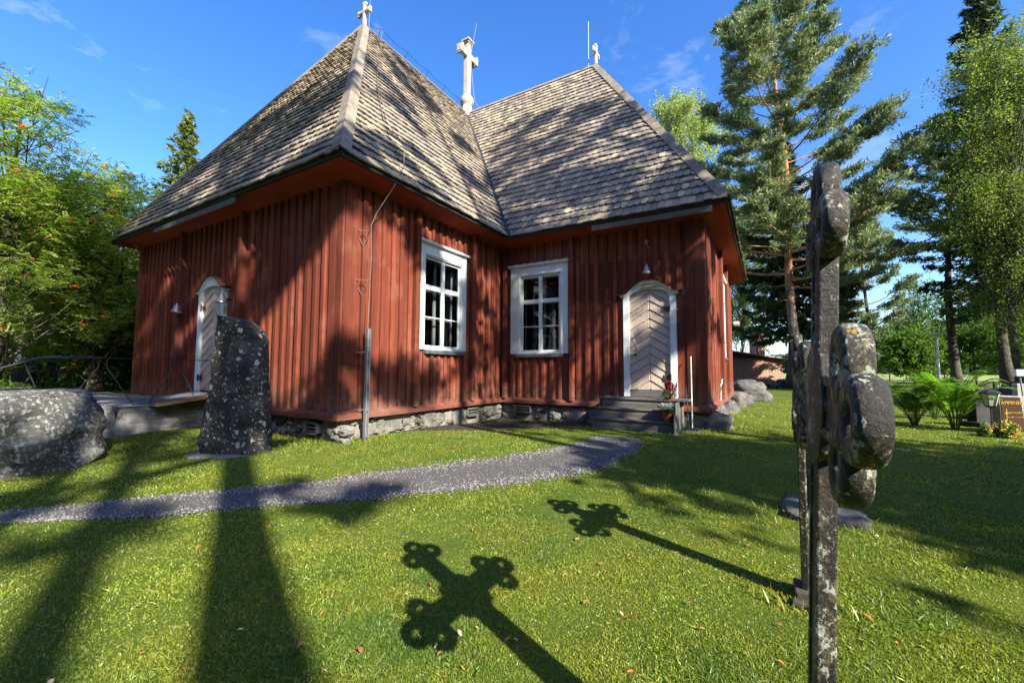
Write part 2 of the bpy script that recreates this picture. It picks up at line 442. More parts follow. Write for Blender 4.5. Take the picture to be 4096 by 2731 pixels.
M_SPRUCEY = m_leaf('young_spruce_needles', [(0, (0.05, 0.08, 0.02)), (0.6, (0.13, 0.16, 0.04)), (1, (0.22, 0.23, 0.07))], 0.3)
M_FERN = m_leaf('fern_fronds', [(0, (0.05, 0.11, 0.012)), (0.6, (0.10, 0.19, 0.02)), (1, (0.22, 0.30, 0.04))], 0.5)
M_FAR = m_leaf('far_forest', [(0, (0.02, 0.04, 0.025)), (0.6, (0.05, 0.08, 0.04)), (1, (0.09, 0.12, 0.06))], 0.2)
M_BERRY = m_plain('orange_berries', (0.62, 0.10, 0.02), 0.4, 0.5)
M_BARKPINE = None
N = NT('pine_bark')
gpz = N.n('ShaderNodeTexCoord'); sx = N.n('ShaderNodeSeparateXYZ'); N.l(gpz.outputs['Object'], sx.inputs[0])
f1 = N.noise(5, 6, 0.7, (1, 1, 0.35)); mr = N.n('ShaderNodeMapRange'); mr.inputs['From Min'].default_value = 5; mr.inputs['From Max'].default_value = 10
N.l(sx.outputs['Z'], mr.inputs[0])
grey = N.ramp(f1, [(0.35, (0.05, 0.038, 0.032)), (0.65, (0.20, 0.16, 0.14))])
oran = N.ramp(f1, [(0.35, (0.20, 0.075, 0.03)), (0.65, (0.50, 0.24, 0.11))])
M_BARKPINE = N.bsdf(N.mix(mr.outputs[0], grey, oran), 0.85, 0.2, f1, 0.8, 0.06)
M_BARK = m_stone('grey_bark', (0.03, 0.025, 0.02), (0.07, 0.06, 0.05), (0.13, 0.115, 0.10), None, bs=0.8, scale=5)
N = NT('birch_bark')
f1 = N.noise(4, 5, 0.6, (1, 1, 5))
M_BARKBIRCH = N.bsdf(N.ramp(f1, [(0.38, (0.03, 0.028, 0.026)), (0.45, (0.5, 0.47, 0.43)), (0.8, (0.7, 0.67, 0.62))]), 0.7, 0.3)

# brick
N = NT('red_brick')
t_ = N.n('ShaderNodeTexCoord'); m_ = N.n('ShaderNodeMapping'); m_.inputs['Rotation'].default_value = (pi / 2, 0, 0)
N.l(t_.outputs['Object'], m_.inputs[0])
br = N.n('ShaderNodeTexBrick', Scale=1.0); br.inputs['Color1'].default_value = (0.36, 0.12, 0.06, 1); br.inputs['Color2'].default_value = (0.25, 0.08, 0.045, 1)
br.inputs['Mortar'].default_value = (0.5, 0.46, 0.4, 1); br.inputs['Mortar Size'].default_value = 0.018; br.inputs['Brick Width'].default_value = 0.62; br.inputs['Row Height'].default_value = 0.2
N.l(m_.outputs[0], br.inputs['Vector'])
M_BRICK = N.bsdf(br.outputs['Color'], 0.85, 0.2)

# ================================================================== CHURCH
A, B, C, D = 9.7997, 5.7324, 5.7523, 9.0672
ZS, ZW, OV, ZE, HR, TT = 0.62, 5.2772, 0.5645, 5.4649, 13.6604, 4.2524
ZB = ZS + 0.16
church = thing('wooden_church', (0, 0, 0.2), 'red board-clad wooden church with steep shingled cross roofs on a stone foundation', 'church')

# wall outline (counter clockwise), plan of a cross
AW, BN = 5.75, 5.73
PL = [(-A, 0), (0, 0), (0, B), (C, B), (C, B + D), (0, B + D), (0, 2 * B + D), (-A, 2 * B + D), (-A, B + D), (-A - AW, B + D), (-A - AW, B), (-A, B)]

def wall(i, openings=(), posts=(), battens=True, seed=0, corner=(0.3, 0.3), arch=None):
    """one cladding face: boards in front of the frame with battens, holes for windows"""
    r = random.Random(seed)
    p = Vector((*PL[i], 0)); q = Vector((*PL[(i + 1) % len(PL)], 0))
    L = (q - p).length; d = (q - p) / L; n = Vector((d.y, -d.x, 0))
    mb = MB()
    P = lambda u, w_, z: p + d * u + n * w_ + Vector((0, 0, z))
    us = sorted({0, L} | {o[0] for o in openings} | {o[1] for o in openings}); zs_ = sorted({ZB - 0.05, ZW + 0.1} | {o[2] for o in openings} | {o[3] for o in openings})
    for a_, b_ in zip(us[:-1], us[1:]):
        for c_, e_ in zip(zs_[:-1], zs_[1:]):
            um, zm = (a_ + b_) / 2, (c_ + e_) / 2
            if any(o[0] < um < o[1] and o[2] < zm < o[3] for o in openings): continue
            mb.add([P(a_, 0, c_), P(b_, 0, c_), P(b_, 0, e_), P(a_, 0, e_)], [(0, 1, 2, 3)])
    def strip(u0, u1, z0, z1, th, ch=0.008):
        # board with chamfered outer edges
        pts = [(u0, 0), (u1, 0), (u1, th - ch), (u1 - ch, th), (u0 + ch, th), (u0, th - ch)]
        lo = [P(u, w_, z0) for u, w_ in pts]; hi = [P(u, w_, z1) for u, w_ in pts]
        k = len(pts)
        mb.add(lo + hi, [tuple(range(k))[::-1], tuple(range(k, 2 * k))] + [(j, (j + 1) % k, k + (j + 1) % k, k + j) for j in range(k)])
    if battens:
        u = corner[0] + 0.12
        while u < L - corner[1] - 0.1:
            bw = 0.105 + r.uniform(-0.012, 0.012); th = 0.05 + r.uniform(-0.006, 0.008)
            if not any(abs(u - s_) < 0.15 for s_ in posts):
                segs = [(ZB - 0.02, ZW + 0.08)]
                if arch:
                    for (uc, hw, zb_, fn) in arch:
                        if abs(u - uc) < hw + 0.05:
                            segs = [(fn(u - uc), ZW + 0.08)]
                for o in openings:
                    if len(o) > 4: continue
                    if o[0] - 0.17 < u < o[1] + 0.17:
                        segs = [(ZB - 0.02, o[2] - 0.02), (o[3] + 0.2, ZW + 0.08)]
                for z0, z1 in segs: strip(u - bw / 2, u + bw / 2, z0, z1, th)
            u += 0.262 + r.uniform(-0.014, 0.014)
        for cu in (0, L - corner[1]):
            wd = corner[0] if cu == 0 else corner[1]
            strip(cu + 0.002, cu + wd / 2 - 0.004, ZB - 0.02, ZW + 0.08, 0.03); strip(cu + wd / 2 + 0.002, cu + wd - 0.002, ZB - 0.02, ZW + 0.08, 0.033)
    mb.build('wall', M_RED, church)
    for s_ in posts:
        pb = MB()
        pts = [(s_ - 0.075, 0), (s_ + 0.075, 0), (s_ + 0.075, 0.13), (s_ + 0.045, 0.16), (s_ - 0.045, 0.16), (s_ - 0.075, 0.13)]
        lo = [P(u, w_, ZB - 0.03) for u, w_ in pts]; hi = [P(u, w_, ZW + 0.06) for u, w_ in pts]; k = 6
        pb.add(lo + hi, [tuple(range(k))[::-1], tuple(range(k, 2 * k))] + [(j, (j + 1) % k, k + (j + 1) % k, k + j) for j in range(k)])
        for zz in (1.25, 2.45, 3.65, 4.6):   # bolt heads
            pb.tube([P(s_, 0.15, zz), P(s_, 0.185, zz)], 0.018, 6)
        pb.build('wall_post', M_RED, church, bevel=0.004)
    # water table with a sloping top
    sk = MB()
    ext = 0.12
    def skp(u, pr, z): return P(u, pr, z)
    pi_, ni = PL[i - 1], PL[(i + 2) % len(PL)]
    def conv(a, b, c): return (b[0] - a[0]) * (c[1] - b[1]) - (b[1] - a[1]) * (c[0] - b[0]) > 0
    e0 = ext if conv(PL[i - 1], PL[i], PL[(i + 1) % len(PL)]) else -ext
    e1 = ext if conv(PL[i], PL[(i + 1) % len(PL)], PL[(i + 2) % len(PL)]) else -ext
    prof = [(0, ZS - 0.0), (ext, ZS), (ext, ZS + 0.085), (0.03, ZB)]
    lo = [P(-e0 * (w_ / ext), w_, z) for w_, z in prof]; hi = [P(L + e1 * (w_ / ext), w_, z) for w_, z in prof]
    sk.add(lo + hi, [(0, 1, 2, 3), (7, 6, 5, 4)] + [(j, j + 4, (j + 1) % 4 + 4, (j + 1) % 4) for j in range(4)])
    sk.build('water_table', M_REDTRIM, church, bevel=0.006)
    return P, L, d, n

def arch_outer(x):
    """outer edge of the door surround above the sill of its opening, x from the centre line"""
    x = abs(x)
    if x > 0.72: return 3.49
    if x > 0.62: return 3.52
    t = x / 0.62
    return 3.53 + 0.345 * (0.5 + 0.5 * cos(pi * t ** 1.3)) ** 0.72
def arch_inner(x):
    x = min(abs(x), 0.505)
    return 3.44 + 0.215 * math.sqrt(max(0, 1 - (x / 0.52) ** 2)) if x < 0.49 else 3.44

W1u, W1 = None, None
DOOR1, DOOR2 = A - 4.958, 4.458
wl = []
Ps = wall(0, posts=(A - 6.68, A - 3.60, ), seed=1, corner=(0.22, 0.40),
          openings=((DOOR1 - 0.66, DOOR1 + 0.66, ZB, 3.43, 1),), arch=[(DOOR1, 0.7, 0, lambda x: arch_outer(x) + 0.06)])
Pe = wall(1, openings=((2.10, 3.80, 2.07, 4.5),), posts=(1.93, 4.13), seed=2, corner=(0.34, 0.06))
Pf = wall(2, openings=((0.40, 2.19, 2.07, 4.5), (DOOR2 - 0.66, DOOR2 + 0.66, ZB, 3.43, 1)), posts=(0.19, 2.36), seed=3, corner=(0.04, 0.42),
          arch=[(DOOR2, 0.7, 0, lambda x: arch_outer(x) + 0.06)])
Pr = wall(3, openings=((3.62, 5.35, 2.07, 4.5),), posts=(3.45, 5.55), seed=4, corner=(0.25, 0.2))
for i in range(4, 12):
    wall(i, battens=i in (11, 4), seed=i + 20)

# --- windows
def window(P, u0, u1, z0, z1, casing=0.30):
    fr_ = MB(); pr = 0.055
    def bx(mb, a, b, c_, e_, w0, w1):
        pts = [P(a, w0, c_), P(b, w0, c_), P(b, w1, c_), P(a, w1, c_), P(a, w0, e_), P(b, w0, e_), P(b, w1, e_), P(a, w1, e_)]
        mb.add(pts, [(0, 1, 2, 3), (7, 6, 5, 4), (0, 4, 5, 1), (1, 5, 6, 2), (2, 6, 7, 3), (3, 7, 4, 0)])
    i0, i1, iz0, iz1 = u0 + casing, u1 - casing * 0.75, z0 + 0.05, z1 - 0.26
    bx(fr_, u0, i0, z0, z1, 0.0, pr); bx(fr_, i1, u1, z0, z1, 0, pr); bx(fr_, i0 + .001, i1 - .001, iz1, z1 - 0.002, 0, pr - 0.004)
    # reveal
    bx(fr_, i0 - 0.02, i0 + 0.03, z0, iz1, -0.14, pr - 0.02); bx(fr_, i1 - 0.03, i1 + 0.02, z0, iz1, -0.14, pr - 0.02)
    bx(fr_, i0 + 0.031, i1 - 0.031, iz1 - 0.03, iz1 + 0.02, -0.14, pr - 0.024); bx(fr_, i0 + 0.031, i1 - 0.031, z0, iz0, -0.14, pr - 0.024)
    w_ = fr_.build('window', M_WHITE, church, bevel=0.004)
    hd = MB()
    hv = [(0, z1 - 0.0), (0.13, z1 - 0.0), (0.135, z1 + 0.045), (0, z1 + 0.12)]
    lo = [P(u0 - 0.07, a, z) for a, z in hv]; hi = [P(u1 + 0.07, a, z) for a, z in hv]
    hd.add(lo + hi, [(0, 1, 2, 3), (7, 6, 5, 4)] + [(j, j + 4, (j + 1) % 4 + 4, (j + 1) % 4) for j in range(4)])
    hd.build('hood', M_WHITE, w_, bevel=0.003)
    sl = MB()
    sv = [(0.0, z0 - 0.09), (0.12, z0 - 0.10), (0.125, z0 - 0.03), (0.0, z0 + 0.02)]
    lo = [P(u0 + 0.2, a, z) for a, z in sv]; hi = [P(u1 - 0.12, a, z) for a, z in sv]
    sl.add(lo + hi, [(0, 1, 2, 3), (7, 6, 5, 4)] + [(j, j + 4, (j + 1) % 4 + 4, (j + 1) % 4) for j in range(4)])
    sl.build('sill', M_ZINC, w_, bevel=0.003)
    # outer sash: mullion, transom and glazing bars
    um = (i0 + i1) / 2; zt = iz0 + (iz1 - iz0) * 0.655; zm = iz0 + (iz1 - iz0) * 0.33
    for dep, wh, nm in ((-0.03, 1.0, 'sash'), (-0.30, 0.75, 'inner_sash')):
        s_ = MB(); e = 0.06 * wh
        a0, a1 = i0 + 0.035, i1 - 0.035
        if nm == 'inner_sash': a0 -= 0.02; a1 += 0.02
        bx(s_, a0, a0 + e, iz0, iz1 - 0.03, dep - 0.035, dep); bx(s_, a1 - e, a1, iz0, iz1 - 0.03, dep - 0.035, dep)
        bx(s_, um - e * .9, um + e * .9, iz0, iz1 - 0.031, dep - 0.03, dep + 0.02 * wh)
        for zz, hh_ in ((iz0 + e / 2, e), (zt, e * 2), (iz1 - 0.03 - e / 2, e), (zm, e * 0.45)):
            for b0, b1 in ((a0 + e, um - e * .9), (um + e * .9, a1 - e)):
                bx(s_, b0 + .001, b1 - .001, zz - hh_ / 2, zz + hh_ / 2, dep - 0.033, dep - 0.003)
        s_.build(nm, M_WHITE, w_, bevel=0.003)
    gp_ = MB()
    gp_.add([P(i0 + .03, -0.048, iz0), P(i1 - .03, -0.048, iz0), P(i1 - .03, -0.048, iz1 - .03), P(i0 + .03, -0.048, iz1 - .03)], [(0, 1, 2, 3)])
    gp_.build('glass', M_GLASS, w_)
    # dark room behind
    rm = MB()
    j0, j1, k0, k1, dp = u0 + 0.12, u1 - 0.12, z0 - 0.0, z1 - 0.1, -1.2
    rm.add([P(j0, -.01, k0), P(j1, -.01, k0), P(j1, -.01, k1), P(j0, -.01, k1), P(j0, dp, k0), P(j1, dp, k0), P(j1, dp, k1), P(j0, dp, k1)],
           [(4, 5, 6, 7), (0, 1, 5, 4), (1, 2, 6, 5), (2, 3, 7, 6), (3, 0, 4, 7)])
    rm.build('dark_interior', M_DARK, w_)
window(Pe[0], 2.04, 3.86, 2.06, 4.62, 0.20)
window(Pf[0], 0.36, 2.24, 2.06, 4.66, 0.30)
window(Pr[0], 3.58, 5.39, 2.06, 4.62, 0.25)

# --- doors
def door(P, uc, z0, side, sign=False):
    D_ = MB()   # leaf with raised chevron boards
    nx, nz_ = 60, 170
    W_ = 0.515; H0, H1 = z0, 3.70
    for i in range(nx + 1):
        for k in range(nz_ + 1):
            x = -W_ + 2 * W_ * i / nx; z = H0 + (H1 - H0) * k / nz_
            z_ = (z + abs(x) * 0.62 - H0) / 0.225
            fz = z_ - math.floor(z_)
            dep = 0.032 - 0.022 * fz
            if fz < 0.05 or fz > 0.94: dep = 0.004
            if abs(x) < 0.004: dep = 0.004
            D_.v.append(tuple(P(uc + x, dep, z)))
    for i in range(nx):
        for k in range(nz_):
            a = i * (nz_ + 1) + k
            D_.f.append((a, a + nz_ + 1, a + nz_ + 2, a + 1))
    dr = D_.build('door', M_DOOR, church)
    # surround: between inner and outer curve, 9 cm proud
    S = MB()
    outer = [(-0.65, z0 - (0.18 if sign else 0.04)), (-0.65, 3.47), (-0.72, 3.485), (-0.72, 3.535)]
    xs = [-0.70 + 1.40 * i / 30 for i in range(31)]
    outer += [(x, max(3.54, arch_outer(x))) for x in xs] + [(0.72, 3.535), (0.72, 3.485), (0.65, 3.47), (0.65, z0 - (0.18 if sign else 0.04))]
    n_o = len(outer)
    inner = []
    for k, (x, z) in enumerate(outer):
        if k == 0: inner.append((-0.505, z))
        elif k == n_o - 1: inner.append((0.505, z))
        elif k in (1, 2, 3): inner.append((-0.505, 3.36 + 0.02 * k))
        elif k in (n_o - 2, n_o - 3, n_o - 4): inner.append((0.505, 3.36 + 0.02 * (n_o - 1 - k)))
        else:
            xi = x / 0.70 * 0.50
            inner.append((xi, arch_inner(xi)))
    th = 0.085
    for (a, b, w0) in ((0, 0, 0),):
        V = []
        for (x, z) in outer: V += [P(uc + x, 0, z), P(uc + x, th, z)]
        for (x, z) in inner: V += [P(uc + x, 0.0, z), P(uc + x, th, z)]
        F_ = []
        for k in range(n_o - 1):
            o0, o1, i0_, i1_ = 2 * k, 2 * k + 2, 2 * n_o + 2 * k, 2 * n_o + 2 * k + 2
            F_ += [(o0 + 1, i0_ + 1, i1_ + 1, o1 + 1), (o0, o0 + 1, o1 + 1, o1), (i0_, i1_, i1_ + 1, i0_ + 1)]
        F_ += [(0, 2 * n_o, 2 * n_o + 1, 1), (2 * n_o - 2, 2 * n_o - 1, 4 * n_o - 1, 4 * n_o - 2)]
        S.add(V, F_)
    fr_ = S.build('door_surround', M_WHITE, church)
    # second moulding along the arch
    S2 = MB()
    ar = [o_ for o_ in outer[3:-3]]
    for (x0, za), (x1, zb_) in zip(ar[:-1], ar[1:]):
        S2.add([P(uc + x0, 0.086, za - 0.055), P(uc + x1, 0.086, zb_ - 0.055), P(uc + x1, 0.125, zb_ - 0.03), P(uc + x0, 0.125, za - 0.03), P(uc + x0, 0.13, za), P(uc + x1, 0.13, zb_), P(uc + x1, 0.0, zb_ + 0.004), P(uc + x0, 0.0, za + 0.004)],
               [(0, 1, 2, 3), (3, 2, 5, 4), (4, 5, 6, 7)])
    S2.build('moulding', M_WHITE, fr_)
    # red weather cap following the arch
    cp = MB()
    ar = [(-0.80, 3.545), (-0.72, 3.545)] + ar[1:-1] + [(0.72, 3.545), (0.80, 3.545)]
    for (x0, za), (x1, zb_) in zip(ar[:-1], ar[1:]):
        cp.add([P(uc + x0, -0.0, za + 0.008), P(uc + x1, -0.0, zb_ + 0.008), P(uc + x1, 0.16, zb_ + 0.006), P(uc + x0, 0.16, za + 0.006), P(uc + x0, -0.0, za + 0.035), P(uc + x1, -0.0, zb_ + 0.035), P(uc + x1, 0.16, zb_ + 0.022), P(uc + x0, 0.16, za + 0.022)],
               [(0, 1, 2, 3), (4, 7, 6, 5), (3, 2, 6, 7)])
    cp.build('weather_cap', M_REDTRIM, fr_)
    # hinges
    for zz in (z0 + 0.32, 3.13):
        h = MB(); hu = uc + side * 0.475
        h.tube([P(hu + side * 0.03, 0.075, zz - 0.08), P(hu + side * 0.03, 0.075, zz + 0.08)], 0.022, 8)
        h.cbox((0, 0, 0), (0.001, 0.001, 0.001), Matrix.Translation(P(hu, 0.05, zz)))
        a0, a1 = sorted((hu + side * 0.02, hu - side * 0.11))
        pts = [P(a0, 0.036, zz - 0.05), P(a1, 0.036, zz - 0.05), P(a1, 0.036, zz + 0.05), P(a0, 0.036, zz + 0.05)]
        h.prism(pts, P(0, 1, 0) - P(0, 0, 0), 0.015)
        h.tube([P(hu - side * 0.10, 0.045, zz - 0.09), P(hu - side * 0.13, 0.045, zz), P(hu - side * 0.10, 0.045, zz + 0.09)], 0.009, 6)
        h.build('hinge', M_RUST, dr)
    # handle: bow with leaf ends
    hn = MB(); hu = uc - side * 0.38; zc = z0 + 1.18
    hn.tube([P(hu - 0.02, 0.03, zc + 0.13), P(hu, 0.085, zc + 0.09), P(hu + 0.02, 0.10, zc), P(hu + 0.04, 0.085, zc - 0.09), P(hu + 0.06, 0.03, zc - 0.13)], 0.011, 8)
    for s_ in (-1, 1):
        c0 = P(hu + 0.02 - s_ * 0.04, 0.035, zc + s_ * 0.15)
        ctr = P(uc, 0, 0)
        for k in range(3):
            ang = pi / 2 * s_ + (k - 1) * 0.9
            du, dz = cos(ang) * 0.04, sin(ang) * 0.04
            hn.tube([c0, c0 + (P(1, 0, 0) - P(0, 0, 0)) * du + Vector((0, 0, dz))], [0.008, 0.016], 6)
    hn.build('handle', M_IRON if not sign else M_STEEL, dr)
    ky = MB(); ky.tube([P(hu + 0.02, 0.03, zc - 0.30), P(hu + 0.02, 0.045, zc - 0.30)], 0.03, 10); ky.build('keyhole_plate', M_IRON, dr)
    return dr, fr_
d1 = door(Ps[0], DOOR1, 1.03, -1)
d2 = door(Pf[0], DOOR2, 1.11, 1, True)
# threshold board below the right hand door
tb = MB(); P = Pf[0]
tb.prism([P(DOOR2 - 0.505, 0.02, 0.93), P(DOOR2 + 0.505, 0.02, 0.93), P(DOOR2 + 0.505, 0.02, 1.10), P(DOOR2 - 0.505, 0.02, 1.10)], (0, -1, 0), 0.045)
tb.build('threshold', M_STEP, church)
# little notice above the door
sg = MB(); P = Pf[0]
sg.prism([P(DOOR2 - 0.20, 0.128, 3.69), P(DOOR2 + 0.27, 0.128, 3.72), P(DOOR2 + 0.27, 0.128, 3.835), P(DOOR2 - 0.20, 0.128, 3.805)], (0, -1, 0), 0.02)
sgo = sg.build('notice_board', M_SIGN, church)
def text(body, size, loc, rot, mat, parent, name='lettering', align='CENTER', ext=0.002):
    cu = bpy.data.curves.new(name, 'FONT'); cu.body = body; cu.size = size; cu.align_x = align; cu.align_y = 'CENTER'; cu.extrude = ext
    cu.materials.append(mat)
    tmp = bpy.data.objects.new('t', cu); COL.objects.link(tmp); bpy.context.view_layer.update()
    me_ = bpy.data.meshes.new_from_object(tmp.evaluated_get(bpy.context.evaluated_depsgraph_get())); bpy.data.objects.remove(tmp); bpy.data.curves.remove(cu)
    me_.materials.clear(); me_.materials.append(mat)
    o = bpy.data.objects.new(name, me_); COL.objects.link(o); o.rotation_euler = rot
    o.location = Vector(loc) - wloc(parent); o.parent = parent
    return o
text('Paloilmoitinkeskus', 0.055, P(DOOR2 + 0.035, 0.15, 3.762), (pi / 2, -0.065 * -1 * -1, 0), M_INK, sgo)

# wall lamps: cone shades
def wlamp(P, u, z, label=None, size=1.0):
    m = MB(); c_ = P(u, 0.24, z)
    m.lathe(c_, [(0.002, 0.14), (0.02, 0.14), (0.125 * size, -0.08), (0.13 * size, -0.1), (0.118 * size, -0.1), (0.02, 0.10)], 20)
    o = m.build('wall_lamp', M_COPPER, church, smooth=False)
    a = MB(); a.tube([P(u, 0.0, z + 0.02), P(u, 0.16, z - 0.02)], 0.03, 10); a.tube([P(u, 0.16, z - .02), P(u, 0.24, z + 0.05)], 0.02, 8); a.lathe(P(u, 0.17, z - 0.02), [(0.005, -0.04), (0.04, -0.02), (0.045, 0.02), (0.005, 0.045)], 10)
    a.build('bracket', M_RUST, o)
wlamp(Ps[0], A - 6.42, 3.16); wlamp(Ps[0], A - 4.08, 3.24); wlamp(Pf[0], DOOR2, 4.12, size=0.9)
ins = MB(); P = Pf[0]
ins.lathe(P(DOOR2 - 0.03, 0.05, 4.88), [(0.01, 0), (0.055, 0.01), (0.06, 0.03), (0.03, 0.05), (0.02, 0.09)], 14, Matrix.Rotation(pi / 2, 3, 'X'))
io = ins.build('cable_insulator', M_PINK, church)
iw = MB(); iw.tube([P(DOOR2 - .03, 0.1, 4.86), P(DOOR2 - .0, 0.12, 4.76), P(DOOR2 + .03, 0.09, 4.70), P(DOOR2 + 0.07, 0.05, 4.70)], 0.008, 6); iw.build('wire', M_STEEL, io)
# small items on the end wall
dsk = MB(); dsk.tube([P(5.12, 0.03, 3.1), P(5.12, 0.045, 3.1)], 0.025, 12); dsk.build('survey_disc', m_plain('blue_white', (0.5, 0.6, 0.8)), church)
hr_ = MB(); PR = Pr[0]; hr_.lathe(PR(8.95, 0.22, 3.55), [(0.01, -0.1), (0.1, -0.1), (0.1, 0.1), (0.01, 0.1)], 14, Matrix.Rotation(pi / 2, 3, 'Y')); hr_.build('wall_lamp', M_WHITE, church)
cb = MB(); cb.tube([PR(1.75, 0.17, 1.28), PR(1.7, 0.2, 1.36), PR(1.62, 0.17, 1.2), PR(1.66, 0.15, 0.82), PR(1.64, 0.15, 0.25)], 0.012, 6); cb.tube([PR(1.75, 0.17, 1.28), PR(1.85, 0.15, 1.05), PR(1.7, 0.15, 0.8)], 0.012, 6); cb.build('wire_loop', M_STEEL, church)

# --- roof
CX, CY = -A / 2, B + D / 2
ap1 = Vector((CX, TT, HR)); ap2 = Vector((C - TT, CY, HR)); ctr = Vector((CX, CY, HR))
ap3 = Vector((CX, 2 * CY - TT, HR)); ap4 = Vector((-A - (C - TT), CY, HR))
SAG = 0.10
c00 = Vector((-A - OV, -OV, ZE)); c10 = Vector((OV, -OV, ZE)); cin = Vector((OV, B - OV, ZE - 0.0)); cr0 = Vector((C + OV, B - OV, ZE)); cr1 = Vector((C + OV, B + D + OV, ZE))
cwl = Vector((-A - OV, B - OV, ZE))
cw0 = Vector((-A - AW - OV, B - OV, ZE)); cw1 = Vector((-A - AW - OV, B + D + OV, ZE)); cwn = Vector((-A - OV, B + D + OV, ZE))
cn0 = Vector((OV, B + D + OV, ZE)); cn1 = Vector((OV, 2 * B + D + OV, ZE)); cn2 = Vector((-A - OV, 2 * B + D + OV, ZE))
faces = {'S': [c00, c10, ap1], 'SE': [c10, cin, ctr, ap1], 'ES': [cin, cr0, ap2, ctr], 'E': [cr0, cr1, ap2],
         'SW': [cwl, c00, ap1, ctr], 'WS': [cw0, cwl, ctr, ap4], 'W': [cw1, cw0, ap4], 'WN': [cwn, cw1, ap4, ctr], 'NW': [cn2, cwn, ctr, ap3], 'N': [cn1, cn2, ap3], 'NE': [cn0, cn1, ap3, ctr], 'EN': [cr1, cn0, ctr, ap2]}
def shingle_face(poly, V, F, seed, full=True):
    r = random.Random(seed)
    o = poly[0]; u = (poly[1] - poly[0]).normalized(); n = u.cross(poly[-1] - poly[0]).normalized(); v = n.cross(u)
    if n.z < 0: n = -n; v = -v
    P2 = [((p - o).dot(u), (p - o).dot(v)) for p in poly]
    def inside(x, y):
        c_ = False; j = len(P2) - 1
        for i in range(len(P2)):
            if (P2[i][1] > y) != (P2[j][1] > y) and x < (P2[j][0] - P2[i][0]) * (y - P2[i][1]) / (P2[j][1] - P2[i][1]) + P2[i][0]: c_ = not c_
            j = i
        return c_
    ex, wd, ln = 0.265, 0.172, 0.50
    ar_ = sum(P2[i][0] * P2[(i + 1) % len(P2)][1] - P2[(i + 1) % len(P2)][0] * P2[i][1] for i in range(len(P2)))
    orient = 1 if ar_ > 0 else -1
    edges = [(P2[i], P2[(i + 1) % len(P2)]) for i in range(len(P2)) if not (abs(P2[i][1]) < 0.01 and abs(P2[(i + 1) % len(P2)][1]) < 0.01)]
    vmax = max(p[1] for p in P2); umin = min(p[0] for p in P2); umax = max(p[0] for p in P2)
    rows = int(vmax / ex) + 1
    for k in range(rows):
        v0 = k * ex - (0.03 if k == 0 else 0)
        x = umin + (wd / 2 if k % 2 else 0)
        rowj = r.uniform(-0.006, 0.006)
        while x < umax + wd / 2:
            x += wd
            if not (inside(x, v0 + 0.14) or inside(x - wd * .3, v0 + 0.1) or inside(x + wd * .3, v0 + 0.1)): continue
            w2 = wd / 2 - r.uniform(0.001, 0.005); vj = v0 + rowj + r.uniform(-0.012, 0.012) + 0.02 * mn.noise(Vector((x * 0.5, k * 0.3, seed))) - (0.03 if r.random() < 0.012 else 0); lift = 0.08 + r.uniform(-0.008, 0.014); th = 0.03 if k else 0.035
            ro = r.uniform(-0.02, 0.02)
            pts = [(w2, ln), (w2, 0.085)]
            if k == 0: pts += [(w2, 0), (-w2, 0)]
            else:
                for a in (0.14, 0.28, 0.42, 0.58, 0.72, 0.86): pts.append((w2 * cos(pi * a), 0.085 - 0.088 * sin(pi * a) ** 0.85))
            pts += [(-w2, 0.085), (-w2, ln)]
            q2 = [(x + a + ro * b, vj + b) for a, b in pts]
            for (ax_, ay_), (bx_, by_) in edges:
                dx, dy = bx_ - ax_, by_ - ay_; ll = math.hypot(dx, dy); res_ = []
                sd_ = lambda p_: orient * (dx * (p_[1] - ay_) - dy * (p_[0] - ax_)) / ll + 0.012
                for i in range(len(q2)):
                    p_, n_ = q2[i], q2[(i + 1) % len(q2)]; s1, s2 = sd_(p_), sd_(n_)
                    if s1 >= 0: res_.append(p_)
                    if (s1 >= 0) != (s2 >= 0):
                        t_ = s1 / (s1 - s2); res_.append((p_[0] + (n_[0] - p_[0]) * t_, p_[1] + (n_[1] - p_[1]) * t_))
                q2 = res_
                if len(q2) < 3: break
            if len(q2) < 3: continue
            pts = [(a - x, b - vj) for a, b in q2]; ro = 0
            m = len(pts); base = len(V)
            top = []
            for (a, b) in pts:
                h = lift * (1 - b / ln) + 0.004
                top.append(o + u * (x + a + ro * b) + v * (vj + b) + n * h)
            V.extend(tuple(p) for p in top)
            V.extend(tuple(p - n * th) for p in top)
            F.append(tuple(range(base + m - 1, base - 1, -1)))
            for i in range(m): F.append((base + i, base + (i + 1) % m, base + m + (i + 1) % m, base + m + i))
V, F = [], []
for s_, k in enumerate(('S', 'SE', 'ES', 'E', 'SW')): shingle_face(faces[k], V, F, s_)
roof = link('roof', np.array(V), F, M_SHINGLE, church)
ud = MB()
for k, pl in faces.items():
    nn = (pl[1] - pl[0]).cross(pl[-1] - pl[0]).normalized()
    if nn.z < 0: nn = -nn
    off = -0.03 if k in ('S', 'SE', 'ES', 'E', 'SW') else 0.0
    ud.add([p + nn * off for p in pl], [tuple(range(len(pl)))])
ud.build('roof_boarding', M_GREYWOOD, roof)
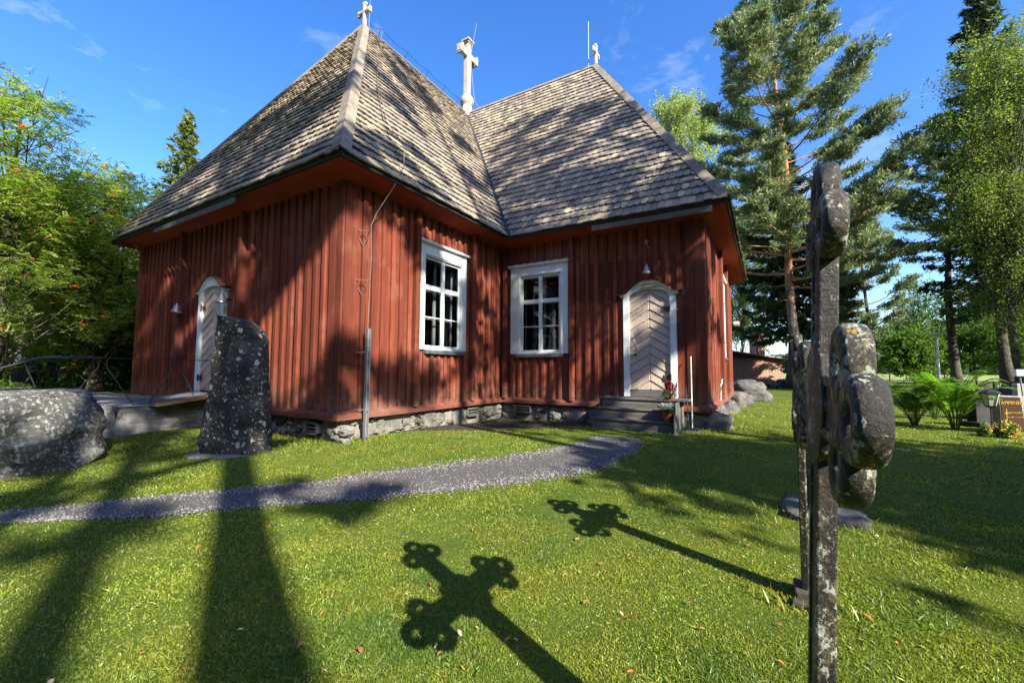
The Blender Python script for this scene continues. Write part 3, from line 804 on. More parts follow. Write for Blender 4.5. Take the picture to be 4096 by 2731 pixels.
# hip and ridge cover boards
cap = MB()
def capboard(p, q, n1, n2, wd=0.15, th=0.035, lift=0.06):
    p = Vector(p); q = Vector(q); d = (q - p).normalized()
    for n_, s_ in ((n1, 1), (n2, -1)):
        a = d.cross(n_).normalized()
        m = Vector(n1) + Vector(n2)
        # direction away from the other face
        other = n2 if n_ is n1 else n1
        if a.dot(Vector(other)) > 0: a = -a
        o_ = Vector(n_) * lift
        top = m.normalized() * (lift * 1.35)
        P8 = []
        for c_ in (p, q):
            P8 += [c_ + top, c_ + a * wd + o_, c_ + a * wd + o_ + Vector(n_) * th, c_ + top + m.normalized() * th * 1.2]
        cap.add(P8, [(0, 1, 2, 3), (7, 6, 5, 4), (0, 4, 5, 1), (1, 5, 6, 2), (2, 6, 7, 3), (3, 7, 4, 0)])
def fn(k):
    pl = faces[k]; nn = (pl[1] - pl[0]).cross(pl[-1] - pl[0]).normalized()
    return nn if nn.z > 0 else -nn
capboard(c10, ap1, fn('S'), fn('SE')); capboard(c00, ap1, fn('S'), fn('SW')); capboard(cr0, ap2, fn('ES'), fn('E')); capboard(cr1, ap2, fn('E'), fn('EN'))
capboard(ap1, ctr, fn('SE'), fn('SW'), 0.13); capboard(ctr, ap2, fn('ES'), fn('EN'), 0.13)
cap.build('hip_board', M_CAP, roof, bevel=0.006)
vb = MB()
nv = (fn('SE') + fn('ES')).normalized()
vb.tube([cin + nv * 0.05 + Vector((0.05, -0.05, -0.08)), cin.lerp(ctr, 0.3) + nv * 0.055, cin.lerp(ctr, 0.6) + nv * 0.055, ctr + nv * 0.03], [0.10, 0.085, 0.08, 0.07], 8)
vb.build('valley_flashing', M_LEAD, roof)
# eaves: soffit and fascia
sf = MB(); fa_ = MB()
EV = [c00, c10, cin, cr0, cr1, cn0, cn1, cn2, cwn, cw1, cw0, cwl]
PLo = [PL[0], PL[1], PL[2], PL[3], PL[4], PL[5], PL[6], PL[7], PL[8], PL[9], PL[10], PL[11]]
for i in range(12):
    j = (i + 1) % 12
    a, b = EV[i], EV[j]; pa, pb = Vector((*PLo[i], ZW)), Vector((*PLo[j], ZW))
    dz = Vector((0, 0, -0.075))
    a2, b2 = a + dz, b + dz
    ia = a2 + (pa - a2) * 0.06 + Vector((0, 0, 0.004)); ib = b2 + (pb - b2) * 0.06 + Vector((0, 0, 0.004))
    m1a = a2.lerp(pa, 0.35); m1b = b2.lerp(pb, 0.35); m2a = a2.lerp(pa, 0.37) + Vector((0, 0, 0.012)); m2b = b2.lerp(pb, 0.37) + Vector((0, 0, 0.012))
    sf.add([ia, ib, m1b, m1a, m2a, m2b, pb, pa], [(0, 1, 2, 3), (3, 2, 5, 4), (4, 5, 6, 7)])
    dv = (b - a).normalized(); nn = Vector((dv.y, -dv.x, 0)) * 0.012
    fa_.add([a + nn + dz, b + nn + dz, b + nn + Vector((0, 0, 0.03)), a + nn + Vector((0, 0, 0.03)), a - nn * 2 + dz, b - nn * 2 + dz], [(0, 1, 2, 3), (0, 4, 5, 1)])
sf.build('soffit', M_SOFFIT, church)
fa_.build('fascia', m_plain('dark_fascia', (0.03, 0.025, 0.022), 0.9), church)
gt = MB()
gt.beam((-7.02, -OV - 0.05, 5.24), (-2.9, -OV - 0.05, 5.26), 0.035, 0.13)
gt.build('drip_board', M_GREYWOOD, church, bevel=0.005)
gt = MB()
gt.beam((3.16, B - OV - 0.05, 5.28), (6.02, B - OV - 0.05, 5.27), 0.035, 0.14)
gt.build('drip_board', M_GREYWOOD, church, bevel=0.005)

# --- roof crosses
def small_cross(base, ax, par):
    m = MB(); b = Vector(base); ax = Vector(ax)
    m.beam(b + Vector((0, 0, -0.3)), b + Vector((0, 0, 0.86)), 0.12, 0.12, (1, 0, 0))
    m.beam(b - ax * 0.30 + Vector((0, 0, 0.50)), b + ax * 0.30 + Vector((0, 0, 0.50)), 0.135, 0.11)
    for e in (b + Vector((0, 0, 0.80)),):
        m.beam(e - ax * 0.10, e + ax * 0.10, 0.11, 0.10)
    for s_ in (-1, 1):
        e = b + ax * 0.28 * s_ + Vector((0, 0, 0.50))
        m.beam(e - Vector((0, 0, 0.11)), e + Vector((0, 0, 0.11)), 0.10, 0.11, (ax.y, ax.x, 0))
    return m.build('roof_cross', M_PALE, par, bevel=0.03)
small_cross(ap1 + Vector((0, 0, 0.05)), (1, 0, 0), church)
small_cross(ap2 + Vector((0, 0, 0.05)), (0, 1, 0), church)
m = MB(); b = ctr
m.lathe(b + Vector((0, 0, -0.5)), [(0.32, 0), (0.31, 0.45), (0.25, 0.85), (0.235, 0.95)], 8)
m.lathe(b + Vector((0, 0, 0.36)), [(0.22, 0.02), (0.27, 0.10), (0.315, 0.20), (0.32, 0.32), (0.29, 0.44), (0.22, 0.54), (0.17, 0.58)], 20)
m.beam(b + Vector((0, 0, 0.9)), b + Vector((0, 0, 3.52)), 0.26, 0.25, (1, 0, 0))
m.beam(b + Vector((0, -0.52, 2.95)), b + Vector((0, 0.52, 2.95)), 0.20, 0.26)
for s_ in (-1, 1):
    e = b + Vector((0, s_ * 0.57, 2.95)); m.cbox(e, (0.36, 0.12, 0.42))
    m.cbox(e + Vector((0, s_ * 0.065, 0)), (0.24, 0.03, 0.29))
m.cbox(b + Vector((0, 0, 3.55)), (0.34, 0.34, 0.08)); m.cbox(b + Vector((0, 0, 3.63)), (0.46, 0.46, 0.08))
m.build('ridge_cross', M_PALE, church, bevel=0.012)
# --- lightning rods and conductor
lr = MB()
lr.tube([ap1 + Vector((0.24, 0.0, -0.2)), ap1 + Vector((0.30, 0.0, 2.1))], 0.011, 6)
lr.tube([ap1 + Vector((0.26, 0, 0.38)), ap1 + Vector((0, 0, 0.42))], 0.012, 6)
lr.build('lightning_rod', M_STEEL, church); lr = MB()
lr.tube([ap2 + Vector((-0.30, 0.0, -0.1)), ap2 + Vector((-0.30, 0.0, 2.0))], 0.013, 6)
lr.tube([ap2 + Vector((-0.30, 0, 0.08)), ap2 + Vector((0, 0, 0.12))], 0.012, 6); lr.tube([ap2 + Vector((-0.30, 0, 0.48)), ap2 + Vector((0, 0, 0.5))], 0.012, 6)
lr.build('lightning_rod', M_STEEL, church); lr = MB()
lr.tube([ctr + Vector((0.22, 0.0, 3.0)), ctr + Vector((0.52, 0.0, 4.35))], 0.012, 6)
lr.tube([ctr + Vector((0.22, 0.0, 3.0)), ctr + Vector((0.25, 0.0, 2.2)), ctr + Vector((0.36, 0, 1.2)), ctr + Vector((0.46, 0, 0.5)), ctr + Vector((0.75, 0, 0.05))], 0.011, 6)
for k in range(5): lr.tube([ctr + Vector((0.1, 0, 0.4 + k * 0.55)), ctr + Vector((0.40 - k * 0.04, 0, 0.4 + k * 0.55))], 0.009, 5)
lr.build('lightning_rod', M_STEEL, church); lr = MB()
# ridge conductor on stays
stays = [ap1.lerp(ctr, t) for t in (0.10, 0.32, 0.52, 0.70, 0.86)]
pp = [s_ + Vector((0.18, 0, 0.30)) for s_ in stays]
for s_, p_ in zip(stays, pp): lr.tube([s_, p_], 0.011, 5)
cab = []
allp = [ap1 + Vector((0.26, 0, 0.05))] + pp + [ctr + Vector((0.4, -0.1, 0.5))]
for a_, b_ in zip(allp[:-1], allp[1:]):
    for t in (0, 0.25, 0.5, 0.75): cab.append(a_.lerp(b_, t) - Vector((0, 0, 0.10 * 4 * t * (1 - t))))
cab.append(allp[-1]); lr.tube(cab, 0.008, 5)
lr.build('ridge_conductor', M_DARKSTEEL, church)
lc = MB()
nSE = fn('SE')
def onroof(y, u_):   # point u_ of the way up the SE slope at y
    return Vector((OV, y, ZE)).lerp(Vector((CX, y, HR)), u_) + nSE * 0.12
pth = [pp[0], onroof(4.0, 0.80), onroof(3.0, 0.62), onroof(2.1, 0.42), onroof(1.5, 0.25), Vector((0.52, 1.0, 6.3)), Vector((0.62, 0.92, 5.8)), Vector((0.55, 0.72, 5.3)), Vector((0.30, 0.52, 4.75)), Vector((0.26, 0.42, 4.45)), Vector((0.255, 0.45, 3.9)), Vector((0.25, 0.41, 2.4))]
lc.tube(pth, 0.008, 6)
for zz in (4.35, 3.35):
    lc.tube([(0.0, 0.25, zz), (0.27, 0.42, zz), (0.05, 0.42, zz - 0.3)], 0.009, 5); lc.tube([(0.0, 0.25, zz), (0.05, 0.42, zz - 0.3)], 0.009, 5)
for u_, y_ in ((0.62, 3.0), (0.42, 2.1), (0.25, 1.5), (0.08, 1.05)): lc.tube([onroof(y_, u_) - nSE * 0.12, onroof(y_, u_) + nSE * 0.08], 0.012, 5)
lo_ = lc.build('lightning_conductor', M_CABLE, church)
lp = MB()
lp.box((0.21, 0.395, 0.1), (0.222, 0.475, 2.39)); lp.box((0.2221, 0.395, 0.1), (0.275, 0.407, 2.39)); lp.box((0.2221, 0.463, 0.1), (0.275, 0.475, 2.39))
for zz in (1.92, 0.80): lp.tube([(0.02, 0.32, zz), (0.30, 0.43, zz)], 0.012, 6)
lp.build('guard_post', M_STEEL, lo_)

# --- foundation: mortar body with bulging stones
fm = MB()
for i in range(12):
    p = Vector((*PL[i], 0)); q = Vector((*PL[(i + 1) % 12], 0)); d = (q - p).normalized(); n = Vector((d.y, -d.x, 0))
    inn = -0.06
    fm.add([p + n * inn + Vector((0, 0, -0.4)), q + n * inn + Vector((0, 0, -0.4)), q + n * inn + Vector((0, 0, ZS + 0.05)), p + n * inn + Vector((0, 0, ZS + 0.05))], [(0, 1, 2, 3)])
fm.build('foundation', M_MORTAR, church)
def blob(c_, s, seed, amp=0.25, n=2, frq=1.6, flat=None, sq=1.0):
    """displaced ball -> verts, faces"""
    import bmesh
    bm = bmesh.new(); bmesh.ops.create_icosphere(bm, subdivisions=n, radius=1)
    o3 = Vector((seed * 3.7, seed * 1.3, seed * 0.7)); V_ = []
    for v_ in bm.verts:
        p = v_.co.copy()
        if sq != 1.0:
            p = Vector([math.copysign(abs(x_) ** sq, x_) for x_ in p])
        k = 1 + amp * (mn.noise(p * frq + o3) + 0.45 * mn.noise(p * frq * 2.7 + o3) + 0.2 * mn.noise(p * frq * 6 + o3))
        p = p * k
        V_.append((c_[0] + p.x * s[0], c_[1] + p.y * s[1], c_[2] + p.z * s[2]))
    F_ = [tuple(v_.index for v_ in f_.verts) for f_ in bm.faces]
    bm.free(); return V_, F_
fs = MB(); r = random.Random(5)
def stones_along(p, q, n, L, skip=()):
    u = 0.1
    while u < L:
        wd = r.uniform(0.3, 0.75)
        if not any(a < u + wd / 2 < b for a, b in skip):
            c_ = Vector(p) + (Vector(q) - Vector(p)).normalized() * (u + wd / 2)
            g = gz(c_.x + n[0] * 0.1, c_.y + n[1] * 0.1)
            hh_ = (ZS - g)
            tn = (Vector(q) - Vector(p)).normalized()
            def put(off, zc_, sw_, sh_):
                cc_ = c_ + tn * off
                th_ = r.uniform(0.07, 0.11)
                sx, sy = (sw_, th_) if abs(n[1]) > 0 else (th_, sw_)
                fs.add(*blob((cc_.x - n[0] * .075, cc_.y - n[1] * .075, zc_), (sx, sy, sh_), r.random() * 90, 0.5, 3, 1.25, sq=0.62))
            if r.random() < 0.45: put(0, g + hh_ * 0.42, wd * 0.52, hh_ * 0.50)
            else:
                for k in range(5): put(r.uniform(-wd * .4, wd * .4), g + hh_ * r.uniform(0.08, 0.88), wd * r.uniform(0.15, 0.34), wd * r.uniform(0.10, 0.2))
        u += wd * 0.93
stones_along((-A, 0, 0), (0, 0, 0), (0, -1, 0), A, ((A - 1.0, A - 0.5),))
stones_along((0, 0, 0), (0, B, 0), (1, 0, 0), B, ((3.9, 4.5),))
stones_along((0, B, 0), (C, B, 0), (0, -1, 0), C, ((0.5, 1.1),))
stones_along((C, B, 0), (C, B + D, 0), (1, 0, 0), D)
fs.build('foundation_stone', M_FOUND, church, smooth=True)['kind'] = 'stuff'
# big corner boulders sticking out from under the end wall
for (x, y, sx, sy, sz, sd) in ((5.80, 6.5, 0.22, 0.45, 0.36, 1), (5.80, 8.6, 0.24, 0.6, 0.38, 2), (5.82, 11.0, 0.32, 0.8, 0.38, 3), (6.0, 14.0, 0.55, 0.8, 0.50, 4)):
    bb = MB(); bb.add(*blob((x, y, 0.25), (sx, sy, sz), sd, 0.3, 4, 1.3)); bb.build('foundation_boulder', M_ROCK, church, smooth=True)
# air vents
def vent(P, u0, u1, z0, z1):
    m = MB()
    def bx(a, b, c_, e_, w0, w1):
        pts = [P(a, w0, c_), P(b, w0, c_), P(b, w1, c_), P(a, w1, c_), P(a, w0, e_), P(b, w0, e_), P(b, w1, e_), P(a, w1, e_)]
        m.add(pts, [(0, 1, 2, 3), (7, 6, 5, 4), (0, 4, 5, 1), (1, 5, 6, 2), (2, 6, 7, 3), (3, 7, 4, 0)])
    bx(u0, u1, z0, z0 + 0.03, -0.05, 0.08); bx(u0, u1, z1 - 0.03, z1, -0.05, 0.08); bx(u0, u0 + 0.03, z0, z1, -0.05, 0.078); bx(u1 - 0.03, u1, z0, z1, -0.05, 0.078)
    k = 3
    for j in range(k):
        z = z0 + (z1 - z0) * (j + 0.8) / (k + 0.6)
        bx(u0 + .03, u1 - .03, z, z + 0.02, -0.03, 0.06)
    m.build('air_vent', M_STEP, church)
vent(Ps[0], A - 0.95, A - 0.55, 0.31, 0.55); vent(Pe[0], 3.95, 4.48, 0.33, 0.55); vent(Pf[0], 0.52, 1.06, 0.33, 0.55)

# ================================================================== GROUND
def sheet(name, xs, ys, zf, mat):
    V_ = [(x, y, zf(x, y)) for y in ys for x in xs]; nx = len(xs)
    F_ = [(j * nx + i, j * nx + i + 1, (j + 1) * nx + i + 1, (j + 1) * nx + i) for j in range(len(ys) - 1) for i in range(nx - 1)]
    o = link(name, np.array(V_), F_, mat, None, True); props(o, kind='structure'); return o
def graded(lo, hi, a, b, step):
    xs = list(np.arange(a, b + 1e-6, step)); s_ = step; x = a
    while x > lo: s_ *= 1.35; x -= s_; xs.insert(0, x)
    s_ = step; x = b
    while x < hi: s_ *= 1.35; x += s_; xs.append(x)
    return xs
sheet('lawn', graded(-900, 900, -14, 18, 0.22), graded(-300, 1500, -7, 22, 0.22), gz, M_LAWN)
fld = MB(); fld.add([(-500, 95, 0.26), (500, 78, 0.26), (700, 420, 0.4), (-700, 420, 0.4)], [(0, 1, 2, 3)])
props(fld.build('field', M_FIELD), kind='structure')

pathL = [(-3.2, -8.0), (-1.6, -5.9), (-0.39, -4.2), (0.36, -3.45), (0.95, -2.6), (1.6, -1.85), (2.02, -0.75), (2.7, 0.55), (3.25, 1.8), (3.60, 3.1), (3.62, 4.35)]
pathR = [(-2.0, -8.2), (-0.6, -6.2), (0.42, -4.28), (1.15, -3.7), (1.72, -3.1), (2.25, -2.45), (2.9, -1.85), (3.65, -0.75), (4.35, 0.35), (4.75, 1.7), (4.72, 3.2), (4.6, 4.3)]
def settle(pl):
    o_ = []
    for x, y in pl:
        qx, qy = x, y
        for _ in range(8):
            k = (1.6 - gz(qx, qy) - 0.03) / 1.5; qx, qy = CAM.x + (x - CAM.x) * k, CAM.y + (y - CAM.y) * k
        o_.append((qx, qy))
    return o_
pathL = pathL[:2] + [(-0.2, -4.35), (0.25, -3.75)] + [(0.459, -3.37), (1.013, -2.5), (1.642, -1.74), (2.056, -0.6), (2.75, 0.7), (3.3, 1.88), (3.62, 3.2), (3.62, 4.35)]
pathR = pathR[:2] + [(0.42, -4.25), (1.1, -3.68), (1.72, -3.1), (2.25, -2.4), (2.9, -1.78), (3.5, -1.0), (4.0, -0.3), (4.50, 0.5), (4.80, 1.6), (4.75, 3.2), (4.6, 4.3)]
pathL = settle(pathL); pathR = settle(pathR)
def resample(pl, n):
    pl = [Vector((*p, 0)) for p in pl]; d = [0]
    for a, b in zip(pl[:-1], pl[1:]): d.append(d[-1] + (b - a).length)
    o_ = []
    for i in range(n):
        s_ = d[-1] * i / (n - 1); k = max(j for j in range(len(d)) if d[j] <= s_ + 1e-9); k = min(k, len(pl) - 2)
        o_.append(pl[k].lerp(pl[k + 1], (s_ - d[k]) / max(1e-9, d[k + 1] - d[k])))
    return o_
PN = 120
La, Ra = resample(pathL, PN), resample(pathR, PN)
V_, F_ = [], []
K = 14
for i in range(PN):
    j1 = 0.10 * mn.noise(Vector((i * 0.22, 0, 5))) + 0.05 * mn.noise(Vector((i * 0.9, 0, 5))); j2 = 0.10 * mn.noise(Vector((i * 0.22, 9, 5))) + 0.05 * mn.noise(Vector((i * 0.9, 9, 5)))
    La[i] = La[i].lerp(Ra[i], j1); Ra[i] = Ra[i].lerp(La[i], j2)
    for k in range(K + 1):
        p = La[i].lerp(Ra[i], k / K)
        V_.append((p.x, p.y, gz(p.x, p.y) + 0.006 + 0.012 * sin(pi * k / K)))
for i in range(PN - 1):
    for k in range(K):
        a = i * (K + 1) + k; F_.append((a, a + 1, a + K + 2, a + K + 1))
props(link('gravel_path', np.array(V_), F_, M_GRAVEL, None, True), kind='structure')
# loose pebbles on the path
n = 26000
ii = rng.integers(0, PN - 1, n); kk = rng.random(n) * 1.0 + rng.normal(0, 0.07, n)
LA = np.array([(p.x, p.y) for p in La]); RA = np.array([(p.x, p.y) for p in Ra])
fr = rng.random(n)[:, None]
base = (LA[ii] * (1 - fr) + LA[ii + 1] * fr) * (1 - kk[:, None]) + (RA[ii] * (1 - fr) + RA[ii + 1] * fr) * kk[:, None]
gzv = np.array([gz(x, y) for x, y in base])
sz = rng.uniform(0.006, 0.018, n)
ang = rng.random(n) * 6.28
tetr = np.array([(1, 0, -0.3), (-0.5, 0.8, -0.3), (-0.6, -0.7, -0.3), (0.1, 0.1, 0.75)])
fi = [(0, 1, 3), (1, 2, 3), (2, 0, 3)]
V_ = np.zeros((n, 4, 3)); ca, sa = np.cos(ang), np.sin(ang)
for j, t_ in enumerate(tetr):
    t2 = t_ + rng.normal(0, 0.18, (n, 3))
    V_[:, j, 0] = base[:, 0] + sz * (t2[:, 0] * ca - t2[:, 1] * sa); V_[:, j, 1] = base[:, 1] + sz * (t2[:, 0] * sa + t2[:, 1] * ca); V_[:, j, 2] = gzv + 0.012 + sz * t2[:, 2]
me = bpy.data.meshes.new('pebbles'); me.vertices.add(n * 4); me.vertices.foreach_set('co', V_.astype(np.float32).ravel())
idx = (np.arange(n)[:, None, None] * 4 + np.array(fi)[None]).reshape(-1)
me.loops.add(len(idx)); me.loops.foreach_set('vertex_index', idx.astype(np.int32)); me.polygons.add(len(idx) // 3); me.polygons.foreach_set('loop_start', np.arange(0, len(idx), 3, dtype=np.int32)); me.update(calc_edges=True)
me.materials.append(M_PEBBLE); po = bpy.data.objects.new('path_pebbles', me); COL.objects.link(po)
props(po, 'loose grey pebbles strewn along the gravel path', 'gravel', kind='stuff')

soil = [(-0.1, 1.3), (0.35, 2.0), (1.1, 2.75), (1.5, 3.4), (1.65, 4.2), (2.3, 4.65), (3.2, 4.9), (3.2, 5.75), (-0.05, 5.75)]
sp = resample(soil + [soil[0]], 90)
sv = []
cs = Vector((1.0, 4.4, 0))
rings = 10
for k in range(rings + 1):
    for i, p in enumerate(sp[:-1]):
        w_ = k / rings; q = cs.lerp(p, w_ * (1 + 0.10 * mn.noise(Vector((p.x * 2.2, p.y * 2.2, 3)))))
        if q.y > 4.9 or k < rings: pass
        sv.append((q.x, q.y, gz(q.x, q.y) + (0.014 if k < rings else -0.01) + 0.02 * (1 - w_) * 0 + 0.02 * max(0, mn.noise(Vector((q.x * 3, q.y * 3, 8))))))
ns = len(sp) - 1
sf_ = [(k * ns + i, k * ns + (i + 1) % ns, (k + 1) * ns + (i + 1) % ns, (k + 1) * ns + i) for k in range(rings) for i in range(ns)]
props(link('bare_soil', np.array(sv), sf_, M_SOIL, None, True), kind='structure')

# ================================================================== STEPS, POTS, BROOMS
st = thing('wooden_steps', (4.3, 5.2, 0.05), 'grey weathered wooden steps up to the right-hand church door', 'steps')
X0, X1 = 3.33, 5.30
tr_ = [(5.02, 0.925, 3.40, 5.44), (4.80, 0.695, 3.34, 5.22), (4.58, 0.455, 3.28, 5.20), (4.36, 0.19, 3.22, 5.18)]
yb = 5.60
for k, (yf, zt, xa, xb) in enumerate(tr_):
    m = MB()
    y1 = yb if k == 0 else tr_[k - 1][0] + 0.05
    npl = 4 if k == 0 else 1
    for j in range(npl):
        a = yf + (y1 - yf) * j / npl; b = yf + (y1 - yf) * (j + 1) / npl
        m.box((xa, a + 0.003, zt - 0.04), (xb, b - 0.003, zt))
    m.build('tread', M_STEP, st, bevel=0.006)
    rz0 = 0.0 if k == 3 else tr_[k + 1][1]
    m = MB()
    hh_ = (zt - 0.042 - rz0)
    m.box((xa + 0.02, yf + 0.035, rz0 + 0.001), (min(xb, 5.24) - 0.02, yf + 0.06, rz0 + hh_ * 0.42 - 0.003)); m.box((xa + 0.021, yf + 0.033, rz0 + hh_ * 0.42 + .003), (min(xb, 5.24) - 0.021, yf + 0.06, zt - 0.042))
    m.build('riser', M_STEP, st, bevel=0.003)
for xs_, nm in ((3.36, 1), (5.22, 1)):
    m = MB()
    # side of upright boards
    for j, y in enumerate(np.arange(4.45, 5.58, 0.1)):
        zt = max(z for (yf, z, _, _) in tr_ if yf <= y + 0.06 or z == 0.19) - 0.045
        if xs_ > 4: zt = 0.88 if y > 4.55 else 0.66
        m.box((xs_, y + 0.002, 0.02), (xs_ + 0.026, y + 0.097, zt))
    m.build('side_panel', M_STEP, st, bevel=0.003)

def leafquad(c_, d_, n_, L, W):
    d_ = Vector(d_).normalized(); s_ = d_.cross(Vector(n_)).normalized() * W / 2
    c_ = Vector(c_)
    return [c_, c_ + d_ * L * 0.5 + s_, c_ + d_ * L, c_ + d_ * L * 0.5 - s_]
M_GER = m_leaf('geranium_leaves', [(0, (0.04, 0.09, 0.02)), (1, (0.12, 0.2, 0.05))], 0.3)
M_REDFL = m_leaf('red_petals', [(0, (0.30, 0.004, 0.012)), (1, (0.55, 0.012, 0.03))], 0.2, (1.2, 0.6, 0.6))
M_SILVER = m_leaf('silver_leaves', [(0, (0.30, 0.38, 0.38)), (1, (0.5, 0.58, 0.56))], 0.2, (1, 1, 1))
def pot(loc, label, silver):
    t = thing('flower_pot', loc, label, 'flower pot')
    m = MB(); m.lathe(loc, [(0.072, 0), (0.075, 0.005), (0.10, 0.15), (0.115, 0.15), (0.12, 0.19), (0.105, 0.19), (0.10, 0.165)], 20)
    m.build('pot', M_TERRA, t)
    r = random.Random(int(loc[2] * 100)); L = Vector(loc) + Vector((0, 0, 0.19))
    q = []
    for i in range(90):
        d_ = Vector((r.gauss(0, 1), r.gauss(0, 1), r.uniform(0.0, 1.0))).normalized(); c_ = L + Vector((d_.x * 0.12, d_.y * 0.12, r.uniform(0.0, 0.1)))
        q += leafquad(c_, d_ + Vector((0, 0, -0.3)), (r.gauss(0, .4), r.gauss(0, .4), 1), r.uniform(0.05, 0.085), r.uniform(0.04, 0.07))
    fast('leaves', [tuple(v_) for v_ in q], 4, M_GER, t)
    if silver:
        q = []
        for i in range(46):
            a = r.uniform(0, 6.28); el = r.uniform(0.15, 1.3); d_ = Vector((cos(a) * cos(el), sin(a) * cos(el), sin(el))); c_ = L + Vector((0, 0, 0.06))
            ln = r.uniform(0.14, 0.24)
            for k in range(7):
                p_ = c_ + d_ * ln * (0.25 + k * 0.12) - Vector((0, 0, 0.02 * (k / 6) ** 2 * ln * 6))
                for s_ in (-1, 1):
                    sd = d_.cross(Vector((0, 0, 1))).normalized() * s_ + d_ * 0.8
                    q += leafquad(p_, sd, (0, 0, 1) if el < 1 else (1, 0, 0.3), 0.045, 0.018)
        fast('silver_foliage', [tuple(v_) for v_ in q], 4, M_SILVER, t)
    q = []
    heads = [(0, 0, 0.24, 0.10), (0.10, 0.02, 0.15, 0.05), (-0.03, -0.08, 0.12, 0.04)] if not silver else [(-0.15, -0.02, 0.12, 0.055), (-0.19, 0, -0.05 + 0.05, 0.02)]
    for (a, b, c_, s_) in heads:
        for i in range(int(1500 * s_)):
            d_ = Vector((r.gauss(0, 1), r.gauss(0, 1), r.gauss(0.1, 1))).normalized()
            q += leafquad(L + Vector((a, b, c_)) + d_ * s_ * 0.75, d_ + Vector((r.gauss(0, .5), r.gauss(0, .5), 0)), (r.gauss(0, 1), r.gauss(0, 1), .5), s_ * 0.42, s_ * 0.4)
    fast('red_flower', [tuple(v_) for v_ in q], 4, M_REDFL, t)['kind'] = 'stuff'
pot((5.04, 4.70, 0.455), 'terracotta pot of silver leaved and red flowering plants standing on the lower step', True)
pot((5.02, 5.12, 0.80 - 0.0), 'pot of bright red geraniums standing on the top of the wooden steps', False)

def broom(base, top, head, label, bm_, hm, wd):
    t = thing('broom', base, label, 'broom')
    m = MB(); m.tube([Vector(base) + Vector((0, 0, 0.10)), top], 0.014, 8); m.build('handle', hm, t)
    return t
t = broom((5.50, 5.12, 0.16), (5.43, 5.62, 1.93), True, 'broom with pale handle and blue bristles leaning on the red wall beside the steps', None, M_HANDLE, .3)
m = MB(); m.box((5.32, 5.08, 0.27), (5.66, 5.14, 0.31)); m.build('head', M_BLACKPL, t, bevel=0.008)
q = []; r = random.Random(3)
for i in range(420):
    x = r.uniform(5.32, 5.66); k = (x - 5.49) * 0.3
    q += [(x, 5.10 + r.uniform(-.02, .02), 0.275), (x + 0.005, 5.10, 0.275), (x + 0.009 + k, 5.09 + r.uniform(-.03, .03), 0.15), (x + 0.001 + k, 5.08, 0.15)]
fast('bristles', q, 4, M_BLUEPL, t)
t = broom((5.42, 5.14, 0.16), (5.30, 5.62, 1.60), True, 'dark blue handled rake leaning on the red wall just left of the pale broom', None, M_DARKSTEEL, .3)
m = MB(); m.tube([(5.44, 5.135, 0.20), (5.42, 5.16, 0.40)], 0.02, 8); m.box((5.33, 5.15, 0.20), (5.52, 5.17, 0.225)); m.build('head', M_BLACKPL, t)

# ================================================================== STONE TERRACE + RAIL + RAMP
te = thing('stone_terrace', (-5.6, -0.5, 0.2), 'raised terrace of long split granite blocks in front of the left-hand church door', 'terrace')
def block(x0, x1, y0, y1, z0, z1, seed, amp=0.075):
    V_, F_ = [], []
    import bmesh
    bm = bmesh.new(); bmesh.ops.create_cube(bm, size=1)
    bmesh.ops.subdivide_edges(bm, edges=bm.edges, cuts=15, use_grid_fill=True)
    o3 = Vector((seed * 5.1, seed, seed * 2.3))
    for v_ in bm.verts:
        p = Vector((x0 + (v_.co.x + .5) * (x1 - x0), y0 + (v_.co.y + .5) * (y1 - y0), z0 + (v_.co.z + .5) * (z1 - z0)))
        topk = 0.15 if v_.co.z > 0.45 else 1
        e = amp * topk * (mn.noise(p * 1.8 + o3) * 1.6 + mn.noise(p * 5 + o3) * 0.9 + 0.35 * mn.noise(p * 12 + o3))
        nrm = Vector((v_.co.x if abs(v_.co.x) > .49 else 0, v_.co.y if abs(v_.co.y) > .49 else 0, v_.co.z if abs(v_.co.z) > .49 else 0))
        k = (abs(v_.co.x) > .49) + (abs(v_.co.y) > .49) + (abs(v_.co.z) > .49)
        if nrm.length: nrm.normalize()
        v_.co = p + nrm * (e - (0.012 if k > 1 else 0))
    bm.verts.index_update()
    V_ = [tuple(v_.co) for v_ in bm.verts]; F_ = [tuple(v_.index for v_ in f_.verts) for f_ in bm.faces]; bm.free()
    return V_, F_
for k, (y0, y1) in enumerate(((-4.4, -3.12), (-3.1, -1.87), (-1.85, -0.15))):
    m = MB(); m.add(*block(-5.35, -4.62 + 0.03 * k, y0, y1, -0.1, 0.79, k + 3)); m.build('granite_block', M_GRANITE, te)
m = MB(); m.add(*block(-5.8, -4.66, -0.14, -0.04, -0.1, 0.77, 9, 0.01)); m.build('granite_block', M_GRANITE, te)
m = MB(); r = random.Random(8)
y = -4.3
while y < -0.1:
    x = -5.34
    while x > -11.5:
        w_ = r.uniform(0.35, 0.75); m.box((x - w_, y, 0.6), (x - 0.02, y + 0.46, 0.775 + r.uniform(-0.012, 0.012)))
        x -= w_
    y += 0.48
m.build('paving', M_SLAB, te, bevel=0.01)
m = MB(); m.box((-11.6, -4.4, -0.1), (-5.3, -0.06, 0.70)); m.build('terrace_core', M_MORTAR, te)
rp_ = thing('door_ramp', (-5.0, -0.5, 0.8), 'low boarded ramp with wire mesh in front of the left-hand church door', 'ramp')
m = MB()
for k in range(7):
    x = -5.75 + k * 0.22
    m.prism([(x, -1.35, 0.80), (x, -0.13, 1.0), (x, -0.13, 0.965), (x, -1.35, 0.77)], (1, 0, 0), 0.21)
m.build('ramp_board', M_STEPL, rp_, bevel=0.004)
m = MB()
